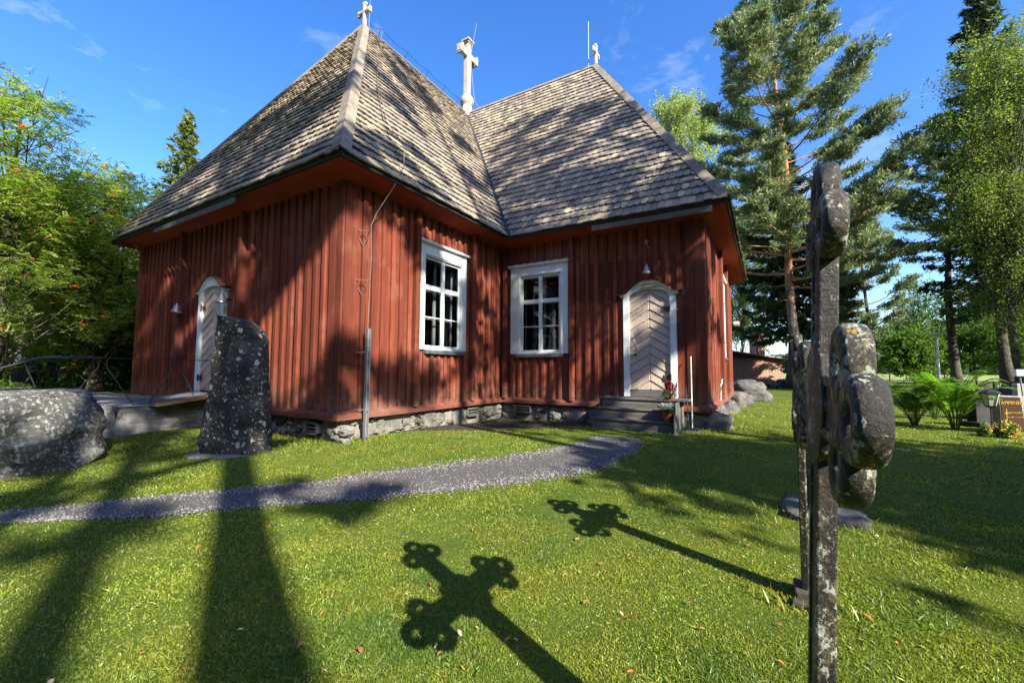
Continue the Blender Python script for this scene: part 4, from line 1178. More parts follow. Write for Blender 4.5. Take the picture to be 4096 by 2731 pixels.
for k in range(26): m.tube([(-5.75 + k * 0.06, -1.34, 0.808), (-5.75 + k * 0.06, -0.13, 1.008)], 0.0016, 4)
for k in range(22): m.tube([(-5.75, -1.34 + k * 0.055, 0.809 + k * 0.0091), (-4.2, -1.34 + k * 0.055, 0.809 + k * 0.0091)], 0.0016, 4)
m.build('wire_mesh', M_DARKSTEEL, rp_)
m = MB(); m.beam((-4.20, -1.36, 0.80), (-4.18, -0.13, 0.95), 0.05, 0.07); m.build('edge_board', m_wood('new_wood', (0.34, 0.16, 0.07), (0.42, 0.22, 0.1)), rp_)

rl = thing('handrail', (-4.75, -1.4, 0.8), 'dark steel handrail with splayed angled posts along the granite terrace', 'railing')
m = MB(); xr = -4.78
m.tube([(xr, -6.2, 0.72), (xr, -4.6, 1.22), (xr, -3.45, 1.56), (xr, -2.98, 1.765), (xr, -2.85, 1.785), (xr, -2.1, 1.785)], 0.024, 8)
m.tube([(xr, -2.1, 1.785), (xr, -0.02, 1.77)], 0.010, 6)
m.build('rail', M_DARKSTEEL, rl)
for pth in ([(xr, -2.13, 1.785), (xr, -2.14, 1.60), (xr, -2.62, 0.81)], [(xr, -2.01, 1.785), (xr, -2.01, 1.60), (xr, -1.55, 0.81)], [(xr, -0.83, 1.775), (xr, -0.84, 1.62), (xr, -1.28, 0.81)], [(xr, -0.75, 1.775), (xr, -0.745, 1.62), (xr, -0.36, 0.81)], [(xr, -3.16, 1.69), (xr, -2.9, 0.95)], [(xr, -4.2, 1.34), (xr, -3.9, 0.6)]):
    m = MB()
    for a, b in zip(pth[:-1], pth[1:]): m.beam(a, b, 0.045, 0.012, (0, 0, 1) if abs(Vector(b).z - Vector(a).z) < 0.1 else (0, 1, 0.3))
    m.build('rail_post', M_DARKSTEEL, rl)
m = MB(); m.box((xr - 0.03, -1.56, 0.795), (xr + 0.03, -1.27, 0.808)); m.tube([(xr, -1.42, 0.8), (xr, -1.42, 0.84)], 0.01, 6); m.build('foot_plate', M_DARKSTEEL, rl)

# ================================================================== STANDING STONE + BOULDERS
def ring_stone(name, par_loc, t0, prof, thick, mat, seed, amp, label, cat, px0):
    """prof: (y_px, left_px, right_px) rows, read at depth t0; ring lofted, displaced"""
    R2 = Vector((RV.x, RV.y, 0)).normalized(); F2 = Vector((FV.x, FV.y, 0)).normalized()
    c0 = at(px0, t0, 0); n = 56; V_, F_ = [], []
    rows = []
    for (ya, la, ra), (yb_, lb, rb) in zip(prof[:-1], prof[1:]):
        for k in range(7): rows.append((ya + (yb_ - ya) * k / 7, la + (lb - la) * k / 7, ra + (rb - ra) * k / 7))
    rows.append(prof[-1]); top_i = len(rows) - 1
    o3 = Vector((seed, seed * 2, 0))
    for i, (y, l, r_) in enumerate(rows):
        z = CAM.z - (y - 1472) * t0 / 1694.5
        cx = (l + r_) / 2 - px0; hw = (r_ - l) / 2 * t0 / 1694.5; cc_ = cx * t0 / 1694.5
        th = thick * (0.75 + 0.25 * i / top_i)
        th = min(th, thick)
        for k in range(n):
            a = 2 * pi * k / n
            ca_, sa_ = cos(a), sin(a); e = 0.62
            u = math.copysign(abs(ca_) ** e, ca_) * hw; v_ = math.copysign(abs(sa_) ** e, sa_) * th
            p = c0 + R2 * (cc_ + u) + F2 * v_ + Vector((0, 0, z))
            nr = (R2 * ca_ + F2 * sa_)
            p += nr * amp * (mn.noise(p * 2.2 + o3) + 0.6 * mn.noise(p * 6 + o3) + 0.35 * mn.noise(p * 14 + o3))
            p.z += amp * 0.5 * mn.noise(p * 3 + o3)
            V_.append(tuple(p))
    for i in range(len(rows) - 1):
        for k in range(n): F_.append((i * n + k, i * n + (k + 1) % n, (i + 1) * n + (k + 1) % n, (i + 1) * n + k))
    F_.append(tuple(range(n))[::-1]) ; F_.append(tuple(range((len(rows) - 1) * n, len(rows) * n)))
    if prof[0][0] < prof[-1][0]: F_ = [f[::-1] for f in F_]
    o = link(name, np.array(V_) , F_, mat, None, True)
    props(o, label, cat); return o
mh = thing('standing_stone', (-1.1, -1.2, 0.1), 'tall black lichen-spotted standing stone on a flat slab in front of the church', 'standing stone')
prof = [(1840, 822, 1098), (1796, 823, 1097), (1707, 836, 1088), (1600, 852, 1078), (1475, 862, 1072), (1377, 876, 1068), (1345, 880, 1060), (1318, 882, 1034), (1292, 885, 1000), (1277, 889, 975), (1270, 893, 930)]
o = ring_stone('stone_shaft', 0, 7.6, prof, 0.27, M_MENHIR, 3, 0.035, None, None, 957)
o.parent = mh
for v_ in o.data.vertices: v_.co -= Vector(mh.location)
R2 = Vector((RV.x, RV.y, 0)).normalized(); F2 = Vector((FV.x, FV.y, 0)).normalized()
c0 = at(960, 7.55, gz(-1.1, -1.3))
m = MB(); m.prism([c0 + R2 * a + F2 * b + Vector((0, 0, -0.135)) for a, b in ((-0.74, -0.22), (-0.52, -0.40), (0.1, -0.38), (0.62, -0.24), (0.80, -0.02), (0.72, 0.3), (0.1, 0.42), (-0.66, 0.34))][::-1], (0, 0, 1), 0.125)
m.build('base_slab', M_SLAB, mh, bevel=0.02)

prof = [(1930, -400, 335), (1850, -410, 345), (1790, -412, 350), (1720, -405, 342), (1650, -390, 318), (1610, -370, 290), (1585, -330, 262), (1573, -280, 215), (1568, -220, 140)]
ring_stone('boulder', 0, 6.8, prof, 1.0, M_BOULDER, 11, 0.10, 'huge rounded grey lichen-covered boulder on the lawn left of the standing stone', 'boulder', 20)
def rock(px, t, s, seed, label, z=0.2, mat=None, n=4, amp=0.3, rot=0):
    p = at(px, t, z); V_, F_ = blob((0, 0, 0), s, seed, amp, n, 1.1, sq=0.8)
    o = link('rock', np.array(V_), F_, mat or M_ROCK, None, True); o.location = p; o.rotation_euler = (0, 0, rot); props(o, label, 'rock'); return o
rock(3016, 19.6, (0.60, 0.5, 0.36), 21, 'rounded reddish grey rock on the lawn nearest the corner of the church', 0.42, rot=0.4)
rock(2992, 22.5, (0.78, 0.6, 0.62), 22, 'larger blue grey rock standing behind the rounded rock by the church', 0.52, rot=0.3)

# ================================================================== TARRED GRAVE CROSSES
def torus(mb, c_, R_, rr, th, n=26, k=16):
    """ring lying in the local YZ plane with a rounded rectangular section (th = half thickness along X)"""
    V_, F_ = [], []
    for i in range(n):
        a = 2 * pi * i / n
        for j in range(k):
            b = 2 * pi * j / k; e = 0.62
            rad_ = R_ + rr * math.copysign(abs(cos(b)) ** e, cos(b)); x = th * math.copysign(abs(sin(b)) ** e, sin(b))
            V_.append((c_[0] + x, c_[1] + rad_ * cos(a), c_[2] + rad_ * sin(a)))
    for i in range(n):
        for j in range(k):
            F_.append((i * k + j, ((i + 1) % n) * k + j, ((i + 1) % n) * k + (j + 1) % k, i * k + (j + 1) % k))
    mb.add(V_, F_)
def grave_cross(loc, H, zc, arm, sc, lean, yaw, label, tilt=0.0):
    t = thing('grave_cross', loc, label, 'grave cross')
    th = 0.025 * sc; wd = 0.085 * sc
    M = Matrix.Rotation(tilt, 4, 'Y') @ Matrix.Rotation(yaw, 4, 'Z') @ Matrix.Rotation(lean, 4, 'X')
    def fin(mb, nm, bev=0.006, smooth=False):
        P_ = [M @ Vector(v_) + Vector(loc) for v_ in mb.v]
        mb.v = [tuple(p) for p in P_]
        return mb.build(nm, M_CROSS, t, smooth, bev)
    s_ = MB()
    # stem with raised rims and a sunk channel
    s_.box((-th * .72, -wd * .8, -0.15), (th * .72, wd * .8, H - 0.30 * sc))
    for e in (-1, 1):
        s_.box((-th, e * wd - (0.03 * sc if e > 0 else 0), -0.16), (th, e * wd + (0.03 * sc if e < 0 else 0), zc - 0.10 * sc))
        s_.box((-th, e * wd - (0.03 * sc if e > 0 else 0), zc + 0.10 * sc), (th, e * wd + (0.03 * sc if e < 0 else 0), H - 0.28 * sc))
    fin(s_, 'stem')
    a_ = MB()
    a_.box((-th * .75, -arm + 0.25 * sc, zc - wd * .8), (th * .75, arm - 0.25 * sc, zc + wd * .8))
    for e in (-1, 1):
        for f_ in (-1, 1):
            y0, y1 = sorted((f_ * 0.10 * sc, f_ * (arm - 0.26 * sc)))
            a_.box((-th * 1.01, y0, zc + e * wd - 0.03 * sc * (e > 0)), (th * 1.01, y1, zc + e * wd + 0.03 * sc * (e < 0)))
    # gusset disc at the crossing
    a_.tube([(-th * 1.15, 0, zc), (th * 1.15, 0, zc)], 0.20 * sc, 8)
    fin(a_, 'arm')
    for (cy, cz, dy, dz) in ((0, H - 0.24 * sc, 0, 1), (-arm + 0.24 * sc, zc, -1, 0), (arm - 0.24 * sc, zc, 1, 0)):
        e_ = MB(); R_, rr = 0.066 * sc, 0.031 * sc
        for (a, b) in ((dy * 0.13, dz * 0.13), (dz * 0.115, dy * 0.115), (-dz * 0.115, -dy * 0.115)):
            torus(e_, (0, cy + a * sc, cz + b * sc), R_, rr, th * 1.25)
        e_.tube([(-th * 0.8, cy, cz), (th * 0.8, cy, cz)], 0.10 * sc, 12)
        fin(e_, 'trefoil_end', 0, True)
    return t
grave_cross((7.040, -3.62, -0.0), 2.27, 1.505, 0.63, 1.0, rad(0.3), rad(1.9), 'tall tarred cross with ring ends and lichen, nearest of the three crosses', rad(2.3))
grave_cross((7.15, -1.53, 0.0), 1.88, 1.34, 0.44, 0.86, rad(6), rad(-6), 'second tarred cross standing right behind the nearest one, on a short wooden foot', rad(0.6))
grave_cross((7.30, 0.22, 0.17), 1.52, 1.05, 0.42, 0.84, 0, rad(2), 'dark cross mounted on a rough granite block behind the other two crosses')
m = MB(); m.box((7.08, -1.66, -0.05), (7.24, -1.42, 0.09)); m.box((7.06, -1.73, -0.05), (7.26, -1.661, 0.05))
m.v = [tuple(v_) for v_ in m.v]; pb = m.build('wooden_block', M_ROOT, None, bevel=0.012)
props(pb, 'short dark wooden block at the base of the second cross', 'wooden block')
m = MB(); m.add(*block(7.09, 7.74, -0.05, 0.75, -0.15, 0.19, 31, 0.05)); o = m.build('granite_plinth', M_ROCK, None, True); props(o, 'rough lichened granite plinth under the third cross', 'plinth')

# ================================================================== GRAVEYARD, RIGHT
def gravestone(px, t, w_, h, d_, mat, label, yaw=0.0, base=True, z=0.2, shape='flat'):
    p = at(px, t, z); tt = thing('gravestone', p, label, 'gravestone', 'gravestones between the trees')
    m = MB(); M = Matrix.Translation(p) @ Matrix.Rotation(yaw, 4, 'Z')
    if shape == 'arch':
        pts = [(-w_ / 2, 0, 0.1)] + [(-w_ / 2 * cos(pi * k / 10), 0, h - w_ * 0.18 + w_ * 0.18 * sin(pi * k / 10)) for k in range(11)] + [(w_ / 2, 0, 0.1)]
        m.prism([M @ Vector(q_) for q_ in pts], M.to_3x3() @ Vector((0, 1, 0)), d_)
    else: m.box((-w_ / 2, 0, 0.1 if base else 0), (w_ / 2, d_, h), M)
    m.build('stone', mat, tt, bevel=0.015)
    if base:
        m = MB(); m.box((-w_ / 2 - 0.1, -0.1, -0.1), (w_ / 2 + 0.1, d_ + 0.1, 0.14), M); m.build('plinth', mat, tt, bevel=0.01)
    return tt
YW = math.atan2(RV.y, RV.x)
# named stone with polished brown panel
p = at(4032, 9.55, 0.18); gs = thing('gravestone', p, 'granite gravestone with a polished brown panel of gold lettering beside yellow flowers', 'gravestone', 'gravestones between the trees')
M = Matrix.Translation(p) @ Matrix.Rotation(YW - 0.06, 4, 'Z')
m = MB(); m.prism([M @ Vector(q_) for q_ in ((-0.25, 0, -0.1), (1.05, 0, -0.1), (1.0, 0, 0.86), (-0.27, 0, 0.90))], M.to_3x3() @ Vector((0, 1, 0)), 0.2); st_o = m.build('stone', M_GRAVEGREY, gs, bevel=0.012)
m = MB(); m.prism([M @ Vector(q_) for q_ in ((-0.235, -0.012, 0.0), (0.25, -0.012, 0.0), (0.155, -0.012, 0.86), (-0.25, -0.012, 0.875))], M.to_3x3() @ Vector((0, 1, 0)), 0.02); pn = m.build('panel', M_BROWNPOL, gs, bevel=0.002)
er = M.to_euler()
er = (pi / 2, 0, er.z)
text('TAMMINEN', 0.105, M @ Vector((-0.055, -0.02, 0.735)), er, M_GOLD, pn)
text('LAURI VALFRIT', 0.052, M @ Vector((0.0, -0.02, 0.52)), er, M_GOLD, pn)
text('* 2.9.1908  \u2020 27.6.1979', 0.036, M @ Vector((0.01, -0.02, 0.42)), er, M_GOLD, pn)
m = MB()
m.box((-0.165, -0.022, 0.33), (-0.15, -0.012, 0.60), M); m.box((-0.20, -0.022, 0.50), (-0.115, -0.0125, 0.515), M); m.build('cross_emblem', M_GOLD, pn)
# lantern
def lantern(px, t, h, label, sc=1.0, z=0.19):
    p = at(px, t, z); L = thing('grave_lantern', p, label, 'lantern')
    m = MB(); m.tube([p, p + Vector((0, 0, h - 0.36 * sc))], 0.016 * sc, 8); m.build('post', M_BLACKPL, L)
    c_ = p + Vector((0, 0, h))
    m = MB(); m.lathe(c_, [(0.09 * sc, -0.36 * sc), (0.165 * sc, -0.085 * sc), (0.165 * sc, -0.08 * sc)], 6); m.build('glass', M_LAMPGLASS, L)
    m = MB()
    for k in range(6):
        a = 2 * pi * k / 6
        m.tube([c_ + Vector((0.093 * cos(a), 0.093 * sin(a), -0.36)) * 1 if sc == 1 else c_ + Vector((0.093 * sc * cos(a), 0.093 * sc * sin(a), -0.36 * sc)), c_ + Vector((0.168 * sc * cos(a), 0.168 * sc * sin(a), -0.085 * sc))], 0.008 * sc, 5)
        a2 = 2 * pi * (k + 1) / 6
    m.lathe(c_, [(0.05 * sc, -0.40 * sc), (0.10 * sc, -0.365 * sc), (0.10 * sc, -0.355 * sc)], 6)
    m.build('frame', M_BLACKPL, L)
    m = MB(); m.lathe(c_, [(0.185 * sc, -0.085 * sc), (0.19 * sc, -0.07 * sc), (0.10 * sc, -0.015 * sc), (0.04 * sc, 0), (0.0, 0.005)], 6); m.build('roof', M_BLACKPL, L)
lantern(3945, 9.55, 1.02, 'black six-sided lantern on a thin post between the fern and the gravestone')
lantern(3978, 19, 0.95, 'small lantern on a post far off among the gravestones', 0.7)
gl_ = gravestone
gl_(3915, 10.9, 0.55, 0.62, 0.2, M_GRAVE, 'low black rough gravestone in the shade left of the lantern post', YW + 0.3)
gl_(3905, 12.6, 0.66, 1.02, 0.2, M_GRAVE, 'tall black gravestone right behind the lantern head', YW)
gl_(4047, 13.0, 0.70, 0.60, 0.35, M_GRAVE, 'dark block-shaped gravestone above the gold-lettered stone', YW, False)
gl_(4030, 21, 0.95, 0.95, 0.2, M_GRAVE, 'wide dark gravestone far off behind the block-shaped one', YW)
gl_(4072, 17, 0.32, 0.95, 0.2, M_GRAVEGREY, 'narrow pale grey gravestone at the edge of the picture under the white lamp', YW)
gl_(4000, 25, 0.8, 0.8, 0.2, M_GRAVE, 'small brown shaded gravestone to the left of the wide dark one', YW)
gl_(3556, 18, 0.40, 1.0, 0.2, M_GRAVE, 'dark upright gravestone beside the nearest cross, left of the ferns', YW, shape='arch')
# white lantern on a slanting post
p = at(4085, 12.5, 0.2); wl_ = thing('white_grave_lamp', p, 'small white box lamp on a thin metal post at the right edge', 'grave lamp')
m = MB(); m.tube([p, p + Vector((-0.08, 0, 1.28))], 0.02, 6); m.build('post', M_STEEL, wl_)
m = MB(); m.cbox(p + Vector((-0.09, 0, 1.38)), (0.18, 0.18, 0.2)); m.build('lamp_box', M_WHITE, wl_, bevel=0.01)

# flowers before the stone
def bush(name, p, rx, rz, n, lf, mat, label, cat, fl=None, seed=0, group=None):
    t = thing(name, p, label, cat, group); r = np.random.default_rng(seed)
    d_ = r.normal(0, 1, (n, 3)); d_ /= np.linalg.norm(d_, axis=1)[:, None]; d_[:, 2] = np.abs(d_[:, 2])
    rad_ = r.uniform(0.35, 1.0, n)[:, None]
    c_ = np.array(p) + d_ * rad_ * np.array([rx, rx, rz]) + np.array([0, 0, 0.03])
    fast('foliage', leafcards(c_, lf, r, 0.6), 4, mat, t)
    if fl is not None:
        k = fl[1]; d2 = r.normal(0, 1, (k, 3)); d2 /= np.linalg.norm(d2, axis=1)[:, None]; d2[:, 2] = np.abs(d2[:, 2])
        cc_ = np.array(p) + d2 * np.array([rx, rx, rz]) * 1.0
        cc_ = np.repeat(cc_, 14, axis=0) + r.normal(0, fl[2] * 0.4, (k * 14, 3))
        fo_ = fast('flowers', leafcards(cc_, fl[2] * 0.5, r, 0.9), 4, fl[0], t)
        if k > 3: fo_['kind'] = 'stuff'
    return t
def leafcards(c_, L, r, asp=0.5, up=None, droop=0.0):
    n = len(c_)
    d_ = r.normal(0, 1, (n, 3)); d_[:, 2] -= droop; d_ /= np.linalg.norm(d_, axis=1)[:, None]
    s_ = r.normal(0, 1, (n, 3)); s_ = np.cross(d_, s_); s_ /= np.linalg.norm(s_, axis=1)[:, None]
    L_ = L * r.uniform(0.65, 1.3, n)[:, None]
    a = c_ - d_ * L_ * 0.5; b = c_ + d_ * L_ * 0.5; m1 = c_ + s_ * L_ * asp * 0.5; m2 = c_ - s_ * L_ * asp * 0.5
    return np.stack([a, m1, b, m2], 1).reshape(-1, 3)
M_YEL = m_leaf('yellow_blossom', [(0, (0.55, 0.38, 0.08)), (0.6, (0.75, 0.6, 0.2)), (1, (0.6, 0.25, 0.1))], 0.3, (1.2, 1.1, 0.6))
for px, t, rx, rz, lab in ((4000, 9.2, 0.24, 0.34, 'clump of yellow and pink stonecrop flowers in front of the lettered gravestone'), (3915, 9.3, 0.12, 0.28, 'small clump of fading yellow flowers at the lantern post')):
    bush('flower_clump', at(px, t, 0.2), rx, rz, 1500 if rx > .2 else 500, 0.05, M_BUSH, lab, 'flowers', (M_YEL, 45 if rx > .2 else 12, 0.06), int(px))

# ferns
def fern(p, R_, H, nf, seed, label, mat=M_FERN):
    t = thing('fern', p, label, 'fern', 'fern clumps by the graves'); r = random.Random(seed); q = []; stems = MB()
    for i in range(nf):
        a = 2 * pi * i / nf + r.uniform(-0.2, 0.2); Ln = r.uniform(0.8, 1.15); ou = r.uniform(0.45, 1.0)
        pts = []
        for k in range(15):
            s_ = k / 14
            rr = R_ * ou * Ln * (s_ ** 1.25) * 1.0; zz = H * Ln * (1.25 - 0.45 * ou) * (1 - (1 - s_) ** 2.0) * (1 - 0.30 * ou * s_ ** 3)
            pts.append(Vector((cos(a) * rr, sin(a) * rr, zz)) + Vector(p) + Vector((cos(a), sin(a), 0)) * 0.05)
        stems.tube(pts[:13], 0.007, 4, False)
        side = Vector((-sin(a), cos(a), 0))
        for k in range(13, 56):
            s_ = k / 56; f_ = s_ * 14; j = min(13, int(f_)); c_ = pts[j].lerp(pts[j + 1], f_ - j); tan_ = (pts[j + 1] - pts[j]).normalized()
            Lf = 0.19 * R_ * sin(pi * min(1, (s_ - 0.18) * 1.2)) ** 0.8 + 0.008
            for e in (-1, 1):
                d_ = side * e + tan_ * 0.35 + Vector((0, 0, -0.15 + r.uniform(-.1, .1)))
                nrm = tan_.cross(side * e)
                q += leafquad(c_, d_, tan_.cross(d_), Lf, 0.017 * R_ + 0.002)
    fast('fronds', [tuple(v_) for v_ in q], 4, mat, t); stems.build('stems', M_FERN, t)
fern(at(3800, 10.4, 0.18), 1.15, 1.38, 34, 1, 'tall bright green fern clump in front of the lantern and gravestones')
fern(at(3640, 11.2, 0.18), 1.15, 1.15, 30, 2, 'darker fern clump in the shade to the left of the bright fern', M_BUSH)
fern(at(3720, 12.6, 0.18), 1.1, 1.45, 24, 5, 'fern clump rising behind the bright one', M_FERN)

# lamp post far right
p = at(3748, 27, 0.2); lt = thing('park_lamp', p, 'tall white park lamp with a flat round head behind the ferns', 'street lamp')
m = MB(); m.tube([p, p + Vector((0, 0, 3.6))], [0.07, 0.055], 10); m.build('pole', M_WHITE, lt)
m = MB(); m.lathe(p + Vector((0, 0, 3.6)), [(0.08, 0), (0.3, 0.14), (0.44, 0.2), (0.45, 0.24), (0.05, 0.3)], 20); m.build('lamp_head', M_WHITE, lt)

# brick outbuilding
bb_ = thing('brick_outbuilding', at(3000, 45, 0.2), 'low red brick outbuilding with a sloping roof and tall chimney beyond the church corner', 'building')
O = at(3125, 45, 0.0); rx_ = R2; fy = F2
def BP(u, v_, z): return O + rx_ * u + fy * v_ + Vector((0, 0, z))
m = MB()
for (u0, u1, v0, v1, z0, z1) in ((-12, 0, 0, 7, 0.2, 2.95),):
    m.add([BP(u0, v0, z0), BP(u1, v0, z0), BP(u1, v0, z1), BP(u0, v0, z1), BP(u0, v1, z0), BP(u1, v1, z0), BP(u1, v1, z1), BP(u0, v1, z1)], [(0, 1, 2, 3), (7, 6, 5, 4), (0, 4, 5, 1), (1, 5, 6, 2), (2, 6, 7, 3), (3, 7, 4, 0)])
def rotbuild(mb, nm, mat, par, org, yaw):
    # build with local axes so the brick courses follow the wall
    Mi = Matrix.Rotation(-yaw, 3, 'Z'); V_ = np.array([tuple(Mi @ (Vector(v_) - Vector(org))) for v_ in mb.v])
    o = link(nm, V_, mb.f, mat, None); o.location = Vector(org) - wloc(par); o.rotation_euler = (0, 0, yaw); o.parent = par; return o
rotbuild(m, 'wall', M_BRICK, bb_, O, YW)
m = MB(); m.prism([BP(-12.3, -0.5, 4.45), BP(0.6, -0.5, 2.72), BP(0.6, -0.5, 2.86), BP(-12.3, -0.5, 4.62)], fy, 8.0)
rf = m.build('roof', m_plain('roofing_felt', (0.10, 0.09, 0.085), 0.9), bb_)
m = MB(); m.prism([BP(-12.3, -0.53, 4.50), BP(0.62, -0.53, 2.76), BP(0.62, -0.53, 2.87), BP(-12.3, -0.53, 4.64)], fy, 0.02); m.build('roof_edge', M_STEEL, rf)
m = MB(); m.prism([BP(-12, -0.05, 2.95), BP(-0.1, -0.05, 2.96), BP(-0.4, -0.05, 2.86), BP(-12, -0.05, 4.4)][::1], fy, 0.04)
m = MB(); m.prism([BP(-12, -0.06, 2.90), BP(-0.7, -0.06, 2.86), BP(-0.7, -0.06, 2.93), BP(-12, -0.06, 4.45)], fy, 0.05); m.build('gable_boards', M_RED, bb_)
m = MB(); a = -1.68; m.add([BP(a, 2, 2.5), BP(a + 1.1, 2, 2.5), BP(a + 1.1, 3.1, 2.5), BP(a, 3.1, 2.5), BP(a, 2, 6.25), BP(a + 1.1, 2, 6.25), BP(a + 1.1, 3.1, 6.25), BP(a, 3.1, 6.25)], [(0, 1, 5, 4), (1, 2, 6, 5), (2, 3, 7, 6), (3, 0, 4, 7), (4, 5, 6, 7)])
rotbuild(m, 'chimney', M_BRICK, bb_, O, YW)
m = MB(); m.tube([BP(-2.25, 0.6, 2.9), BP(-2.25, 0.6, 4.0)], 0.10, 10); m.tube([BP(-2.25, 0.6, 4.25), BP(-2.25, 0.6, 4.3)], 0.2, 10)
for k in range(4): m.tube([BP(-2.25 + 0.15 * cos(k * 1.57), 0.6 + 0.15 * sin(k * 1.57), 3.95), BP(-2.25 + 0.15 * cos(k * 1.57), 0.6 + 0.15 * sin(k * 1.57), 4.28)], 0.02, 5)
m.build('flue', M_BLACKPL, bb_)
# dry stone wall
sw = MB(); r = random.Random(4)
for i in range(230):
    u = r.uniform(-0.4, 7.0); zz = r.choice((0.25, 0.45, 0.62, 0.75)) ; s_ = r.uniform(0.14, 0.3)
    c_ = at(3215, 34, 0) - R2 * u + F2 * r.uniform(-0.35, 0.35)
    sw.add(*blob((c_.x, c_.y, zz), (s_ * 1.3, s_, s_ * 0.75), r.random() * 99, 0.3, 1, 1.3))
o = sw.build('dry_stone_wall', M_ROCK, None); props(o, 'low dark dry stone wall at the far edge of the lawn before the brick building', 'stone wall')

# left: red wooden grave cross and dark stones seen under the trees
p = at(286, 17.5, 0.66); t = thing('wooden_grave_cross', p, 'red brown wooden grave cross under the trees behind the handrail', 'grave cross')
m = MB(); m.beam(p, p + Vector((0, 0, 1.05)), 0.17, 0.10, (R2.x, R2.y, 0)); m.build('post', M_REDTRIM, t)
m = MB(); m.beam(p - R2 * 0.42 + Vector((0, 0, 0.72)), p + R2 * 0.42 + Vector((0, 0, 0.72)), 0.09, 0.16); m.build('crossbar', M_REDTRIM, t)
m = MB(); m.beam(p - R2 * 0.25 + Vector((0, -0.03, 0.84)), p + Vector((0, -0.03, 1.08)), 0.09, 0.08); m.beam(p + R2 * 0.25 + Vector((0, -0.03, 0.84)), p + Vector((0, -0.03, 1.08)), 0.09, 0.08); m.build('little_roof', M_REDTRIM, t)
for px, tt_, w_, h, lab in ((95, 16, 0.8, 1.15, 'dark rounded gravestone under the trees at the far left'), (180, 19, 1.0, 0.8, 'wide low black gravestone left of the red wooden cross'), (340, 20, 0.5, 1.5, 'tall narrow dark gravestone seen behind the handrail post'), (415, 24, 0.5, 1.2, 'pale upright gravestone left of the church wall among leaves')):
    gravestone(px, tt_, w_, h, 0.2, M_GRAVEGREY if px == 415 else M_GRAVE, lab, YW, z=0.62, shape='arch')
bush('rose_bush', at(40, 12.0, 0.6), 0.8, 0.55, 5000, 0.07, M_BUSH, 'low leafy rose bush behind the boulder at the far left', 'bush', None, 3)
bush('rose_bush', at(235, 14.0, 0.6), 0.55, 0.5, 2600, 0.07, M_BUSH, 'small bush with one red bloom behind the handrail', 'bush', (M_REDFL, 2, 0.1), 4)
# @@TREES
# ================================================================== TREES
def unit(v): return v / np.maximum(1e-9, np.linalg.norm(v, axis=-1, keepdims=True))
def frames_cards(c_, d_, L, W, r):
    """cards centred at c_, long axis d_, random roll"""
    n = len(c_); s_ = unit(np.cross(d_, r.normal(0, 1, (n, 3))))
    a = c_ - d_ * L * 0.5; b = c_ + d_ * L * 0.5; m = c_ + d_ * L * 0.08
    return np.stack([a, m + s_ * W * 0.5, b, m - s_ * W * 0.5], 1).reshape(-1, 3)
def bent(h, bend, r):
    """trunk centre line as a function of height"""
    ph = r.uniform(0, 6.28)
    return lambda z: np.array([bend[0] * z / h + 0.18 * math.sin(z * 0.35 + ph), bend[1] * z / h + 0.18 * math.cos(z * 0.3 + ph), z])
def trunk_tube(m, f, h, r0, r1, n=10, k=14):
    pts = [Vector(f(h * i / k)) for i in range(k + 1)]
    m.tube(pts, [r0 * (1 + 0.5 * math.exp(-h * i / k / 0.4)) + (r1 - r0) * (i / k) ** 0.8 for i in range(k + 1)], n)

